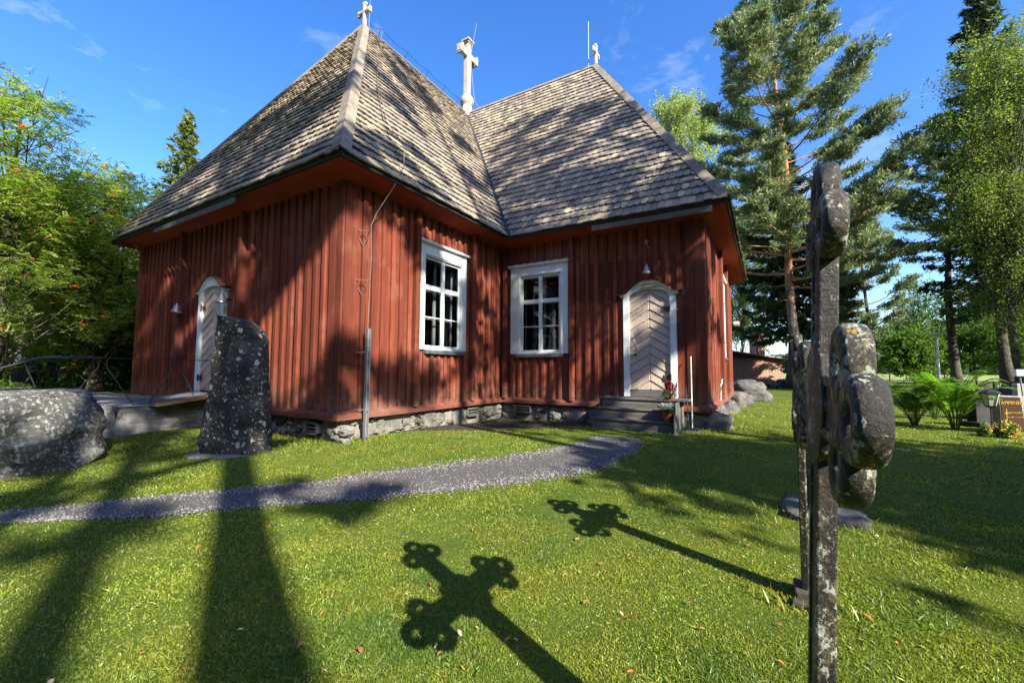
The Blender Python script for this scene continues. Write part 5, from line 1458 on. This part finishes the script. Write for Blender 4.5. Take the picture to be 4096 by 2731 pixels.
def pine(p, h, label, seed, rb=0.33, z0=0.42, R_=4.5, nb=80, bend=(0, 0), dens=1.0, mat=None, needle=(0.30, 0.06), group=None, low=0, prof=None, bark=None, name='pine_tree', dead=0):
    r = np.random.default_rng(seed); rr = random.Random(seed)
    t = thing(name, p, label, 'tree', group); f = bent(h, bend, r); m = MB(); P0 = Vector(p)
    trunk_tube(m, f, h, rb, 0.05)
    cl = []; cd = []
    for i in range(nb):
        s_ = (i + rr.random()) / nb; z = h * (z0 + (0.985 - z0) * s_)
        if prof: L = R_ * prof(s_)
        else: L = R_ * (0.35 + 0.65 * math.sin(pi * min(1, 0.25 + 0.72 * (s_)))) * (1.0 if s_ < 0.75 else 1 - (s_ - 0.75) * 2.3)
        L *= rr.uniform(0.65, 1.12)
        a = i * 2.4 + rr.uniform(-.5, .5); el = -0.05 + 0.75 * s_ ** 1.5 + rr.uniform(-.15, .2)
        b = f(z); d = np.array([math.cos(a) * math.cos(el), math.sin(a) * math.cos(el), math.sin(el)])
        pts = [b]; q = b.copy(); dd = d.copy()
        for k in range(5):
            dd = unit(dd + np.array([rr.gauss(0, .13), rr.gauss(0, .13), 0.10 + rr.gauss(0, .08)])); q = q + dd * L / 5; pts.append(q.copy())
        r0 = max(0.02, rb * 0.32 * (L / R_) * (1.15 - s_))
        m.tube([Vector(x) for x in pts], [r0 * (1 - 0.17 * k) for k in range(6)], 5, False)
        nsub = int((5 + L * 4.6) * dens)
        for j in range(nsub):
            u = 0.30 + 0.70 * rr.random() ** 0.75; fi = u * 5; k = min(4, int(fi)); c_ = pts[k] + (pts[k + 1] - pts[k]) * (fi - k)
            sa = a + rr.choice((-1, 1)) * rr.uniform(0.3, 1.3); sl = rr.uniform(0.2, 0.55) * (0.5 + L * 0.22)
            sd = np.array([math.cos(sa), math.sin(sa), rr.uniform(-0.05, 0.5)]); e_ = c_ + sd * sl
            if rr.random() < 0.5: m.tube([Vector(c_), Vector(e_)], [0.018, 0.008], 3, False)
            cl.append(e_); cd.append(sd)
            if rr.random() < 0.6: cl.append(c_ + sd * sl * 0.55 + np.array([0, 0, 0.05])); cd.append(sd)
    for i in range(dead):
        z = h * (0.16 + (z0 - 0.14) * rr.random()); a = rr.uniform(0, 6.28); L = rr.uniform(0.8, 2.6); b = f(z); d = np.array([math.cos(a), math.sin(a), rr.uniform(-.3, .15)])
        m.tube([Vector(b), Vector(b + d * L * .5), Vector(b + d * L + np.array([0, 0, -0.12]))], [0.03, 0.02, 0.008], 4, False)
    m.v = [tuple(Vector(v_) + P0) for v_ in m.v]
    m.build('trunk', bark or M_BARKPINE, t, True)
    cl = np.array(cl); cd = unit(np.array(cd)); k = 16 if dens < 1.6 else 26
    n = len(cl) * k
    c_ = np.repeat(cl, k, 0) + r.normal(0, 1, (n, 3)) * np.array([0.16, 0.16, 0.09]); d_ = unit(np.repeat(cd, k, 0) * 0.8 + r.normal(0, 0.65, (n, 3)) + np.array([0, 0, 0.45]))
    L = needle[0] * r.uniform(0.6, 1.25, n)[:, None]
    fast('crown', frames_cards(c_ + np.array(P0), d_, L, L * needle[1] / needle[0], r), 4, mat or M_PINE, t)
    return t

def spruce(p, h, label, seed, R_=3.0, z0=0.06, nb=170, rb=0.22, mat=None, dens=1.0, group=None, L=0.32, droop=0.35, name='spruce_tree', gap=0.0):
    r = np.random.default_rng(seed); rr = random.Random(seed)
    t = thing(name, p, label, 'tree', group); f = bent(h, (0, 0), r); m = MB(); P0 = Vector(p)
    trunk_tube(m, f, h, rb, 0.02); C_ = []; Dn = []
    for i in range(nb):
        s_ = (i + rr.random()) / nb; z = h * (z0 + (0.99 - z0) * s_)
        if rr.random() < gap: continue
        Lb = (R_ * (1 - s_) ** 0.8 * (0.9 if s_ > 0.15 else 0.7 + s_ * 1.4) + 0.12) * rr.uniform(0.7, 1.15)
        a = i * 2.4 + rr.uniform(-.4, .4); el = -droop * (1 - s_) + 0.45 * s_ * s_
        b = f(z); d = np.array([math.cos(a) * math.cos(el), math.sin(a) * math.cos(el), math.sin(el)]); pts = [b]; q = b.copy()
        for k in range(4):
            d = unit(d + np.array([rr.gauss(0, .05), rr.gauss(0, .05), 0.09 * k])); q = q + d * Lb / 4; pts.append(q.copy())
        m.tube([Vector(x) for x in pts], [0.012 + 0.012 * Lb * (1 - k / 4.5) for k in range(5)], 4, False)
        n_ = int((8 + Lb * 26) * dens); side = np.array([-math.sin(a), math.cos(a), 0])
        u = r.random(n_) ** 0.8; fi = u * 4; k = np.minimum(3, fi.astype(int)); PT = np.array(pts)
        c_ = PT[k] + (PT[k + 1] - PT[k]) * (fi - k)[:, None]
        off = r.uniform(-1, 1, n_)[:, None] * side * (0.12 + 0.42 * Lb * 0.42 * (1 - 0.65 * u))[:, None]
        hang = -np.abs(r.normal(0, 0.5, n_)) * (0.14 + 0.10 * Lb)
        c_ = c_ + off + np.stack([0 * hang, 0 * hang, hang * 0.8 + 0.03], 1)
        C_.append(c_); Dn.append(unit(np.repeat(d[None], n_, 0) * 0.6 + np.sign(off) * np.abs(side) * 0.6 * 1 + r.normal(0, 0.35, (n_, 3)) + np.array([0, 0, -0.35])))
    m.v = [tuple(Vector(v_) + P0) for v_ in m.v]; m.build('trunk', M_BARK, t, True)
    C_ = np.concatenate(C_); Dn = np.concatenate(Dn)
    C2 = np.repeat(C_, 3, 0) + r.normal(0, 0.07, (len(C_) * 3, 3)); D2 = unit(np.repeat(Dn, 3, 0) + r.normal(0, 0.4, (len(C_) * 3, 3)))
    LL = L * r.uniform(0.6, 1.3, len(C2))[:, None]
    fast('crown', frames_cards(C2 + np.array(P0), D2, LL, LL * 0.22, r), 4, mat or M_SPRUCE, t); return t

def broad(p, h, label, seed, R_=(3, 3), zc=0.62, zr=0.42, ncl=70, per=450, lf=0.13, rb=0.2, mat=None, bark=None, name='birch_tree', group=None, weep=0.0, cs=0.55, asp=0.6, fn_=None, lean=(0, 0), stems=1, cat='tree', berries=0, zlow=None):
    r = np.random.default_rng(seed); rr = random.Random(seed)
    t = thing(name, p, label, cat, group); P0 = Vector(p); m = MB()
    fs_ = [bent(h * 0.92, (lean[0] + (rr.uniform(-1, 1) * R_[0] * .5 if stems > 1 else 0), lean[1] + (rr.uniform(-1, 1) * R_[1] * .5 if stems > 1 else 0)), r) for _ in range(stems)]
    for f in fs_: trunk_tube(m, f, h * 0.92, rb, 0.03, 8)
    cc_ = []
    while len(cc_) < ncl:
        v_ = r.normal(0, 1, 3); v_ /= np.linalg.norm(v_); v_ *= rr.random() ** 0.38
        z = h * (zc + zr * v_[2]); tap = 1 - 0.45 * max(0, v_[2]) ** 1.5
        c_ = np.array([v_[0] * R_[0] * tap + lean[0] * z / h, v_[1] * R_[1] * tap + lean[1] * z / h, z])
        if z > 0.3: cc_.append(c_)
    for c_ in cc_:
        f = fs_[rr.randrange(stems)]; zb = max(0.3, c_[2] - rr.uniform(0.12, 0.3) * h); b = f(min(zb, h * 0.85)); mid = (b + c_) / 2 + np.array([rr.gauss(0, .15), rr.gauss(0, .15), -0.1 + 0.05 * h * 0.3])
        m.tube([Vector(b), Vector(mid), Vector(c_)], [rb * 0.28, rb * 0.16, 0.012], 4, False)
        for _ in range(4):
            e_ = c_ + r.normal(0, cs * 0.8, 3); m.tube([Vector((mid + c_) / 2), Vector(e_)], [0.014, 0.006], 3, False)
    m.v = [tuple(Vector(v_) + P0) for v_ in m.v]; m.build('trunk', bark or M_BARKBIRCH, t, True)
    cc_ = np.array(cc_); cnt = len(cc_) * per
    # sub-clumps so that each spray reads as twigs, not a ball
    q9 = 9 if not weep else 22
    sub = np.repeat(cc_, q9, 0) + r.normal(0, 1, (len(cc_) * q9, 3)) * np.array([cs, cs, cs * 0.6])
    k = per // q9; c_ = np.repeat(sub, k, 0); n = len(c_)
    off = r.normal(0, 1, (n, 3)) * np.array([cs * .42, cs * .42, cs * .24])
    if weep:
        sid = np.repeat(np.arange(len(sub)), k); us_ = r.random(n); ln2 = weep * r.uniform(0.5, 1.8, len(sub))[sid]; dr = r.normal(0, 0.16, (len(sub), 2))[sid]
        off = r.normal(0, 1, (n, 3)) * np.array([0.11, 0.11, 0.09]) * (cs / 0.7)
        off[:, 0] += dr[:, 0] * us_; off[:, 1] += dr[:, 1] * us_; off[:, 2] -= us_ * ln2 * 1.6
    if fn_: V_ = fn_(c_ + off + np.array(P0), r)
    else:
        V_ = leafcards(c_ + off + np.array(P0), lf, r, asp, droop=0.3)
    fast('crown', V_, 4, mat or M_BIRCH, t)
    if berries:
        ids = r.integers(0, len(sub), berries); bc = sub[ids] + r.normal(0, .15, (berries, 3)) + np.array(P0); kk = 16
        c_ = np.repeat(bc, kk, 0) + r.normal(0, 1, (berries * kk, 3)) * np.array([0.045, 0.045, 0.03])
        o6 = np.array([(1, 0, 0), (0, 1, 0), (-1, 0, 0), (0, -1, 0), (0, 0, 1), (0, 0, -1)]) * 0.019
        tri = [(0, 1, 4), (1, 2, 4), (2, 3, 4), (3, 0, 4), (1, 0, 5), (2, 1, 5), (3, 2, 5), (0, 3, 5)]
        V_ = np.stack([c_[:, None, :] + o6[None, list(x)] for x in tri], 1).reshape(-1, 3)
        b_o = fast('berries', V_, 3, M_BERRY, t); b_o['kind'] = 'stuff'
    return t
def pinnate(c_, r, Ls=0.17, pairs=6, lw=0.018):
    """rowan leaves: a fan of leaflet pairs on each centre"""
    n = len(c_); d_ = r.normal(0, 1, (n, 3)); d_[:, 2] = d_[:, 2] * 0.4 - 0.25; d_ = unit(d_); up = unit(np.array([0, 0, 1.0]) + r.normal(0, 0.35, (n, 3))); s_ = unit(np.cross(d_, up))
    out_ = []
    L_ = Ls * r.uniform(0.75, 1.25, n)[:, None]
    for k in range(pairs):
        b = c_ + d_ * L_ * (k / pairs - 0.5); ll = L_ * 0.33 * (1 - 0.35 * abs(k / pairs - 0.4))
        for e in (-1, 1):
            ax = unit(s_ * e + d_ * 0.45 - up * 0.12); w_ = unit(np.cross(ax, up)) * lw * (L_ / Ls) * 0.9
            out_.append(np.stack([b, b + ax * ll * 0.5 + w_, b + ax * ll, b + ax * ll * 0.5 - w_], 1))
    b = c_ + d_ * L_ * 0.5; w_ = s_ * lw; out_.append(np.stack([b, b + d_ * L_ * .15 + w_, b + d_ * L_ * .3, b + d_ * L_ * .15 - w_], 1))
    return np.stack(out_, 1).reshape(-1, 3)

GR = 'trees around the churchyard'
# --- left
pin = lambda c_, r: pinnate(c_, r, 0.21, 5, 0.022)
broad(at(-60, 12.0, 0.6), 9.4, 'tall rowan full of red berries at the far left edge, the nearest tree there', 31, (3.1, 3.0), 0.56, 0.46, 95, 126, 0, 0.13, M_ROWAN, M_BARK, 'rowan_tree', GR, cs=0.5, fn_=pin, stems=3, berries=120)
broad(at(400, 15.5, 0.62), 8.4, 'sunlit yellow-green rowan with orange berries just left of the church roof corner', 32, (2.6, 2.3), 0.52, 0.48, 95, 117, 0, 0.12, M_ROWAN, M_BARK, 'rowan_tree', GR, cs=0.5, fn_=pin, stems=3, berries=90)
broad(at(180, 18, 0.62), 9.2, 'rowan standing between the two berry-laden rowans, set further back', 33, (3.0, 2.6), 0.5, 0.48, 80, 108, 0, 0.12, M_ROWAN, M_BARK, 'rowan_tree', GR, cs=0.6, fn_=pin, stems=3, berries=40)
broad(at(-60, 30, 0.62), 15.5, 'tall birch with thin bare twig tops behind the leftmost rowan', 34, (4, 4), 0.62, 0.38, 60, 360, 0.16, 0.2, M_BIRCH, M_BARKBIRCH, 'birch_tree', GR, cs=0.8, weep=0.3)
broad(at(520, 17.5, 0.62), 4.7, 'leafy green maple bush against the left corner of the church', 35, (1.5, 1.5), 0.5, 0.5, 50, 360, 0.12, 0.06, M_BUSH, M_BARK, 'maple_bush', None, cs=0.42, asp=0.8, stems=3, cat='bush')
broad(at(330, 27, 0.62), 8.5, 'broad dense dark green tree in the shade behind the rowans', 36, (5, 3), 0.45, 0.5, 80, 450, 0.18, 0.15, M_BUSH, M_BARK, 'leafy_tree', GR, cs=0.9)
broad(at(40, 24, 0.62), 8.0, 'dark leafy tree in the shade at the far left behind the rose bush', 37, (4.5, 3), 0.5, 0.48, 75, 450, 0.18, 0.15, M_BUSH, M_BARK, 'leafy_tree', GR, cs=0.9)
for k, (px, t_, lab) in enumerate(((68, 21, 'white birch trunk under the foliage, leftmost of the three behind the handrail'), (158, 24, 'slim white birch trunk, middle one of the three behind the handrail'), (200, 29, 'thinnest white birch trunk, right one of the three behind the handrail'))):
    broad(at(px, t_, 0.6), 11 + k, lab, 50 + k, (2.2, 2.2), 0.72, 0.25, 30, 270, 0.16, 0.14 if k < 2 else 0.08, M_BIRCH, M_BARKBIRCH, 'birch_tree', 'white birch trunks seen under the foliage', cs=0.7)
spruce(at(690, 37, 0.6), 24.3, 'young yellow-green spruce rising behind the left slope of the church roof', 41, 4.4, 0.3, 110, 0.2, M_SPRUCEY, 0.6, GR, 0.6, 0.2)
broad(at(560, 42, 0.6), 17.5, 'feathery pale tree top between the rowan and the young spruce', 42, (3.6, 3), 0.62, 0.38, 50, 300, 0.2, 0.15, M_BIRCHPALE, M_BARKBIRCH, 'birch_tree', GR, cs=0.8, weep=0.4)

# --- right
pine(at(3192, 30, 0.2), 30.5, 'great sunlit pine with orange upper trunk towering to the right of the church', 61, 0.37, 0.24, 8.4, 92, (-0.9, 0.3), 1.75, None, (0.34, 0.07), GR, prof=lambda s: (0.85 + 0.15 * math.sin(s * 14) if s < 0.42 else 0.95 - (s - 0.42) * 1.25), dead=6)
broad(at(2745, 50, 0.2), 37.0, 'pale sunlit birch top rising behind the right-hand roof slope', 62, (4.4, 4.4), 0.76, 0.25, 70, 900, 0.2, 0.25, M_BIRCHPALE, M_BARKBIRCH, 'birch_tree', GR, cs=0.75, weep=0.8)
broad(at(2975, 52, 0.2), 22, 'bright green birch behind the brick outbuilding, between the church wall and the great pine', 63, (4.6, 3.5), 0.6, 0.42, 80, 800, 0.17, 0.16, M_BIRCH, M_BARK, 'birch_tree', GR, cs=0.7, weep=0.7)
spruce(at(3160, 33, 0.2), 20, 'dark spruce with drooping boughs right behind the great pine', 64, 5.2, 0.22, 120, 0.33, None, 0.9, GR, 0.55, 0.4)
pine(at(3470, 40, 0.2), 19.8, 'slender pine of spreading level boughs against the sky, behind the nearest cross', 65, 0.2, 0.22, 5.2, 60, (0, 0), 1.1, M_PINE, (0.42, 0.08), GR, prof=lambda s: 1.0 - 0.93 * s, bark=M_BARK, dead=22)
spruce(at(3330, 38, 0.2), 15.5, 'dark green spruce just left of the slender pine', 66, 3.8, 0.1, 130, 0.2, None, 0.9, GR, 0.5, 0.4)
pine(at(3810, 30, 0.2), 19.5, 'tall pine with a long bare dark trunk and boughs reaching left', 67, 0.3, 0.48, 4.6, 60, (0.3, 0), 1.1, M_PINE, (0.4, 0.08), GR, bark=M_BARK, dead=34)
spruce(at(4020, 27, 0.2), 29, 'tall dark spruce filling the right edge of the picture', 68, 4.6, 0.2, 190, 0.3, None, 0.8, GR, 0.5, 0.45)
broad(at(4075, 23, 0.2), 22.0, 'big yellow-green birch in front of the tall dark spruce at the right edge', 69, (2.6, 3.0), 0.66, 0.34, 75, 800, 0.12, 0.16, M_BIRCH, M_BARK, 'birch_tree', GR, cs=0.75, weep=0.7)
broad(at(4270, 22, 0.2), 15, 'leafy birch cut off by the right edge below the big one', 70, (3.2, 3.4), 0.55, 0.38, 60, 800, 0.10, 0.15, M_BIRCH, M_BARK, 'birch_tree', GR, cs=0.75, weep=0.7)
broad(at(3690, 40, 0.2), 11.2, 'small slim birch against the bright gap of sky right of the slender pine', 71, (2.2, 2.0), 0.52, 0.46, 50, 270, 0.17, 0.09, M_BUSH, M_BARK, 'birch_tree', GR, cs=0.55, weep=0.3)
for k, (px, t_, h_, w_, lab) in enumerate(((3560, 48, 8.5, 3.0, 'small leafy tree at the field edge under the slender pine'), (3645, 36, 5.2, 1.6, 'thin sapling just right of the nearest cross at the field edge'), (3770, 52, 9.0, 3.2, 'leafy tree behind the white park lamp'), (3885, 38, 7.5, 2.4, 'sapling with a thin dark stem right of the bare pine trunk'), (4000, 46, 9.0, 3.2, 'dark leafy tree at the field edge behind the far gravestones'), (4090, 34, 6.5, 2.4, 'dark sapling above the white grave lamp at the right edge'))):
    broad(at(px, t_, 0.2), h_, lab, 80 + k, (w_, w_), 0.58, 0.40, 42, 270, 0.2, 0.07, M_BUSH, M_BARK, 'young_tree', 'saplings along the field edge', cs=0.62, weep=0.2)
# --- trees behind and to the right of the viewpoint whose shade falls on the lawn and church
def sunline(x, y, s): return Vector((x + s * cos(SUN_PHI), y - s * sin(SUN_PHI), 0.05))
SH = 'tall trees on the sunny side, outside the picture'
# @@SHADE
NS = (0.5, 0.13)
def shade_pine(x, y, s_, h, z0, R_, nb, seed, lab, dens=0.8, rb=0.25): pine(sunline(x, y, s_), h, lab, seed, rb, z0, R_, nb, (0, 0), dens, None, NS, SH)
shade_pine(2.3, -2.93, 17.5, 29, 0.44, 3.7, 22, 91, 'pine outside the picture whose trunk shadow runs to the standing stone', 0.55, 0.46)
shade_pine(1.9, -3.9, 22.0, 32, 0.50, 3.6, 20, 92, 'pine outside the picture whose trunk shadow falls on the left foreground', 0.55, 0.36)
shade_pine(-4.0, -0.25, 25.0, 32, 0.50, 3.6, 18, 99, 'pine outside the picture whose boughs dapple the left wall and roof', 0.5, 0.2)
shade_pine(-9.0, 0.1, 28.0, 33, 0.50, 3.3, 30, 110, 'pine outside the picture shading the terrace and the far end of the left wall', 0.7, 0.2)
shade_pine(0.0, 3.9, 20.0, 30, 0.44, 3.3, 24, 93, 'pine outside the picture shading the inner corner of the church', 0.6)
shade_pine(3.0, 7.0, 16.0, 25, 0.40, 3.6, 26, 94, 'pine outside the picture shading the steps and right-hand door', 0.6)
broad(sunline(1.0, 5.6, 17.0), 21, 'birch outside the picture whose leaves dapple the wall between window and door', 100, (2.6, 2.8), 0.74, 0.24, 20, 240, 0.22, 0.2, None, None, 'birch_tree', SH, cs=0.7, weep=0.5)
broad(sunline(8.5, 1.3, 12.0), 12.6, 'birch outside the picture shading the lawn behind the crosses', 101, (1.8, 1.8), 0.72, 0.22, 34, 240, 0.24, 0.15, None, None, 'birch_tree', SH, cs=0.6, weep=0.3)
broad(sunline(8.5, 2.6, 12.0), 12.5, 'birch outside the picture shading the lawn right of the crosses', 95, (2.6, 2.6), 0.55, 0.42, 34, 200, 0.28, 0.2, None, None, 'birch_tree', SH, cs=0.8, weep=0.4)
broad(sunline(9.5, 5.4, 13.0), 12, 'birch outside the picture shading the lawn before the ferns', 96, (1.7, 1.7), 0.5, 0.40, 30, 200, 0.28, 0.18, None, None, 'birch_tree', SH, cs=0.8, weep=0.4)

# far woods behind the field
n = 26000
xs_ = rng.uniform(-380, 420, n); dy_ = rng.uniform(0, 14, n); hm = 9 + 3.5 * np.array([mn.noise(Vector((x * 0.02, 3, 0))) for x in xs_]) + 2.5 * np.array([mn.noise(Vector((x * 0.13, 8, 0))) for x in xs_])
zz_ = rng.random(n) ** 0.8 * hm
fast_c = np.stack([xs_, 250 - 0.05 * xs_ + dy_, 0.3 + zz_], 1)
# unseen ring of woods added behind the viewpoint to block low sky light
n2 = 36000
an_ = rng.uniform(rad(-185), rad(28), n2); rr_ = rng.uniform(43, 54, n2); hh2 = 23 + 3 * np.array([mn.noise(Vector((a * 6, 1, 0))) for a in an_]); z2 = rng.random(n2) ** 0.9 * hh2
o = fast('sky_blocking_woods', leafcards(np.stack([CAM.x + rr_ * np.cos(an_), CAM.y + rr_ * np.sin(an_), 0.2 + z2], 1), 2.2, rng, 0.8), 4, M_FAR, None); props(o, 'unseen ring of dark woods added behind the viewpoint to block low sky light', 'woods', kind='stuff')
o = fast('far_forest', leafcards(fast_c, 2.6, rng, 0.8), 4, M_FAR, None); props(o, 'band of dark woods beyond the sunlit field', 'woods', kind='stuff')

# ================================================================== GRASS
nb_ = 620000
dd = np.exp(rng.uniform(math.log(1.6), math.log(24), nb_)); aa = rng.uniform(-1.05, 0.98, nb_)
hx = RV.x * np.sin(aa) + FV.x / math.hypot(FV.x, FV.y) * np.cos(aa); hy = RV.y * np.sin(aa) + FV.y / math.hypot(FV.x, FV.y) * np.cos(aa)
gx = CAM.x + dd * hx; gy = CAM.y + dd * hy
def inpoly(px_, py_, poly):
    c_ = np.zeros(len(px_), bool); j = len(poly) - 1
    for i in range(len(poly)):
        xi, yi = poly[i][0], poly[i][1]; xj, yj = poly[j][0], poly[j][1]
        k = ((yi > py_) != (yj > py_)) & (px_ < (xj - xi) * (py_ - yi) / (yj - yi + 1e-12) + xi); c_ ^= k; j = i
    return c_
jit = rng.normal(0, 0.08, (2, nb_))
pathpoly = [(p.x, p.y) for p in La] + [(p.x, p.y) for p in Ra[::-1]]
ex_ = inpoly(gx + jit[0], gy + jit[1], pathpoly) & (rng.random(nb_) > 0.02)
ex_ |= inpoly(gx + jit[0] * 1.5, gy + jit[1] * 1.5, soil) & (rng.random(nb_) > 0.04)
ex_ |= inpoly(gx, gy, [(-A + .05, 0.03), (-.03, 0.03), (-.03, B + .03), (C - .03, B + .03), (C - .03, B + D), (0, B + D), (-A, B + D)])
ex_ |= (gx < -4.66) & (gx > -11.6) & (gy > -4.4) & (gy < 0)
ex_ |= (gx > 3.25) & (gx < 5.25) & (gy > 4.4) & (gy < B)
ex_ |= (gx > 7.12) & (gx < 7.7) & (gy > 0.0) & (gy < 0.72)
kp = ~ex_; gx = gx[kp]; gy = gy[kp]; dd = dd[kp]; n = len(gx)
gzz = np.array([gz(x, y) for x, y in zip(gx, gy)])
near_found = ((gx > -0.1) & (gx < 0.35) & (gy < 2)) | ((gy > -0.4) & (gy < 0.0) & (gx < 0.2))
pat = np.array([mn.noise(Vector((x * 1.1, y * 1.1, 4))) + 0.6 * mn.noise(Vector((x * 3.7, y * 3.7, 7))) for x, y in zip(gx, gy)])
hgt = (0.011 + 0.012 * rng.random(n)) * np.clip(0.95 + 0.6 * pat, 0.6, 1.5) * (1 + 0.35 * np.clip(dd / 12, 0, 1)) * np.where(rng.random(n) > 0.992, 1.5, 1) * np.where(near_found, 1.7, 1)
wdt = 0.0018 + 0.0014 * dd / 2.2 * 0.75
yaw_ = rng.random(n) * 6.283; ln_ = rng.uniform(0.15, 1.1, n)
tx, ty = np.cos(yaw_), np.sin(yaw_); lx = rng.normal(0, 1, n) * ln_ * hgt; ly = rng.normal(0, 1, n) * ln_ * hgt
z0_ = gzz - 0.004
V_ = np.zeros((n, 4, 3), np.float32)
V_[:, 0] = np.stack([gx - tx * wdt, gy - ty * wdt, z0_], 1); V_[:, 1] = np.stack([gx + tx * wdt, gy + ty * wdt, z0_], 1)
V_[:, 2] = np.stack([gx + lx * .45 + tx * wdt * .8, gy + ly * .45 + ty * wdt * .8, z0_ + hgt * .65], 1); V_[:, 3] = np.stack([gx + lx, gy + ly, z0_ + hgt], 1)
go = fast('grass', V_.reshape(-1, 3), 4, M_GRASS); props(go, 'short mown grass and moss of the churchyard lawn', 'grass', kind='stuff')
# taller tufts at the foot of crosses, steps and foundation stones
tf = []
for (x, y, s_, k) in ((7.0, -1.7, .12, 60), (7.3, -1.62, .12, 40), (7.1, -3.5, .12, 30), (7.0, 0.0, .25, 120), (7.7, -.1, .2, 60), (5.35, 4.6, .2, 80), (5.7, 5.3, .3, 120), (6.2, 6.0, .3, 160), (6.35, 7.5, .35, 200), (6.4, 9.3, .4, 200), (6.7, 12.5, .5, 200), (3.2, 4.35, .2, 60), (-0.6, -0.3, .5, 160), (0.25, 0.3, .2, 80), (-2.2, -.3, .6, 120), (-1.4, -.75, .3, 80), (-3.2, -2.2, .5, 160)):
    for _ in range(k): tf.append((x + random.gauss(0, s_), y + random.gauss(0, s_ * .6)))
tf = np.array(tf); n = len(tf); h_ = rng.uniform(0.04, 0.10, n); zt_ = np.array([gz(x, y) for x, y in tf]); yw_ = rng.random(n) * 6.28; l2 = rng.normal(0, 0.45, (n, 2)) * h_[:, None]; wd_ = 0.005
V_ = np.zeros((n, 4, 3)); V_[:, 0, :2] = tf - wd_ * np.stack([np.cos(yw_), np.sin(yw_)], 1); V_[:, 1, :2] = tf + wd_ * np.stack([np.cos(yw_), np.sin(yw_)], 1); V_[:, 2, :2] = tf + l2 * .5 + 0.004; V_[:, 3, :2] = tf + l2
V_[:, 0, 2] = zt_; V_[:, 1, 2] = zt_; V_[:, 2, 2] = zt_ + h_ * .6; V_[:, 3, 2] = zt_ + h_
props(fast('grass_tufts', V_.reshape(-1, 3), 4, M_GRASS), 'longer grass tufts at the foot of stones, crosses and steps', 'grass', kind='stuff')

# ================================================================== FALLEN LEAVES
def leafmesh(nm, mat, r):
    m = MB(); P_ = [(-1, 0, 0), (-0.55, 0.42, 0.12), (0.05, 0.55, 0.22), (0.6, 0.3, 0.15), (1, 0, 0.05), (0.55, -0.34, 0.2), (0.0, -0.5, 0.25), (-0.55, -0.38, 0.1), (0, 0, 0.0)]
    P_ = [(x, y, z * r) for x, y, z in P_]; m.add(P_, [(8, i, (i + 1) % 8) for i in range(8)]); m.tube([(1, 0, .05 * r), (1.4, 0.06, 0.1 * r)], 0.025, 4)
    return m
LM = [('orange', m_plain('orange_leaf', (0.42, 0.15, 0.04), 0.6, 0.3, 0, 0.35, 30), 'small orange-brown birch leaf lying on the %s grass'), ('pale', m_plain('pale_leaf', (0.60, 0.42, 0.28), 0.6, 0.3, 0, 0.3, 30), 'small pale yellowish fallen leaf lying on the %s grass'), ('brown', m_plain('brown_leaf', (0.22, 0.08, 0.045), 0.6, 0.3, 0, 0.35, 30), 'small dry reddish brown leaf lying on the %s grass')]
protos = []
for k, (nm, mt, lab) in enumerate(LM):
    o = leafmesh(nm, mt, 0.8 + 0.5 * k).build('fallen_leaf', mt); protos.append((o, lab))
r = random.Random(12); cnt = 0; used = set()
spots = []
while len(spots) < 110:
    d_ = math.exp(r.uniform(math.log(1.9), math.log(7.5))); a_ = r.uniform(-0.85, 0.75)
    x = CAM.x + d_ * (RV.x * sin(a_) + FV.x * cos(a_)); y = CAM.y + d_ * (RV.y * sin(a_) + FV.y * cos(a_))
    if inpoly(np.array([x]), np.array([y]), pathpoly)[0] or x < -3: continue
    spots.append((x, y))
for x, y in spots:
    k = r.choice((0, 0, 1, 2, 2)); src, lab = protos[k]
    if k in used:
        o = src.copy(); COL.objects.link(o)
    else: o = src; used.add(k)
    s_ = r.uniform(0.013, 0.026); o.location = (x, y, gz(x, y) + 0.022); o.scale = (s_, s_ * r.uniform(.7, 1), s_); o.rotation_euler = (r.uniform(-.5, .5), r.uniform(-.5, .5), r.uniform(0, 6.28))
    props(o, lab % ('open foreground' if y < -1.2 else 'shaded'), 'leaf', 'fallen leaves on the lawn')
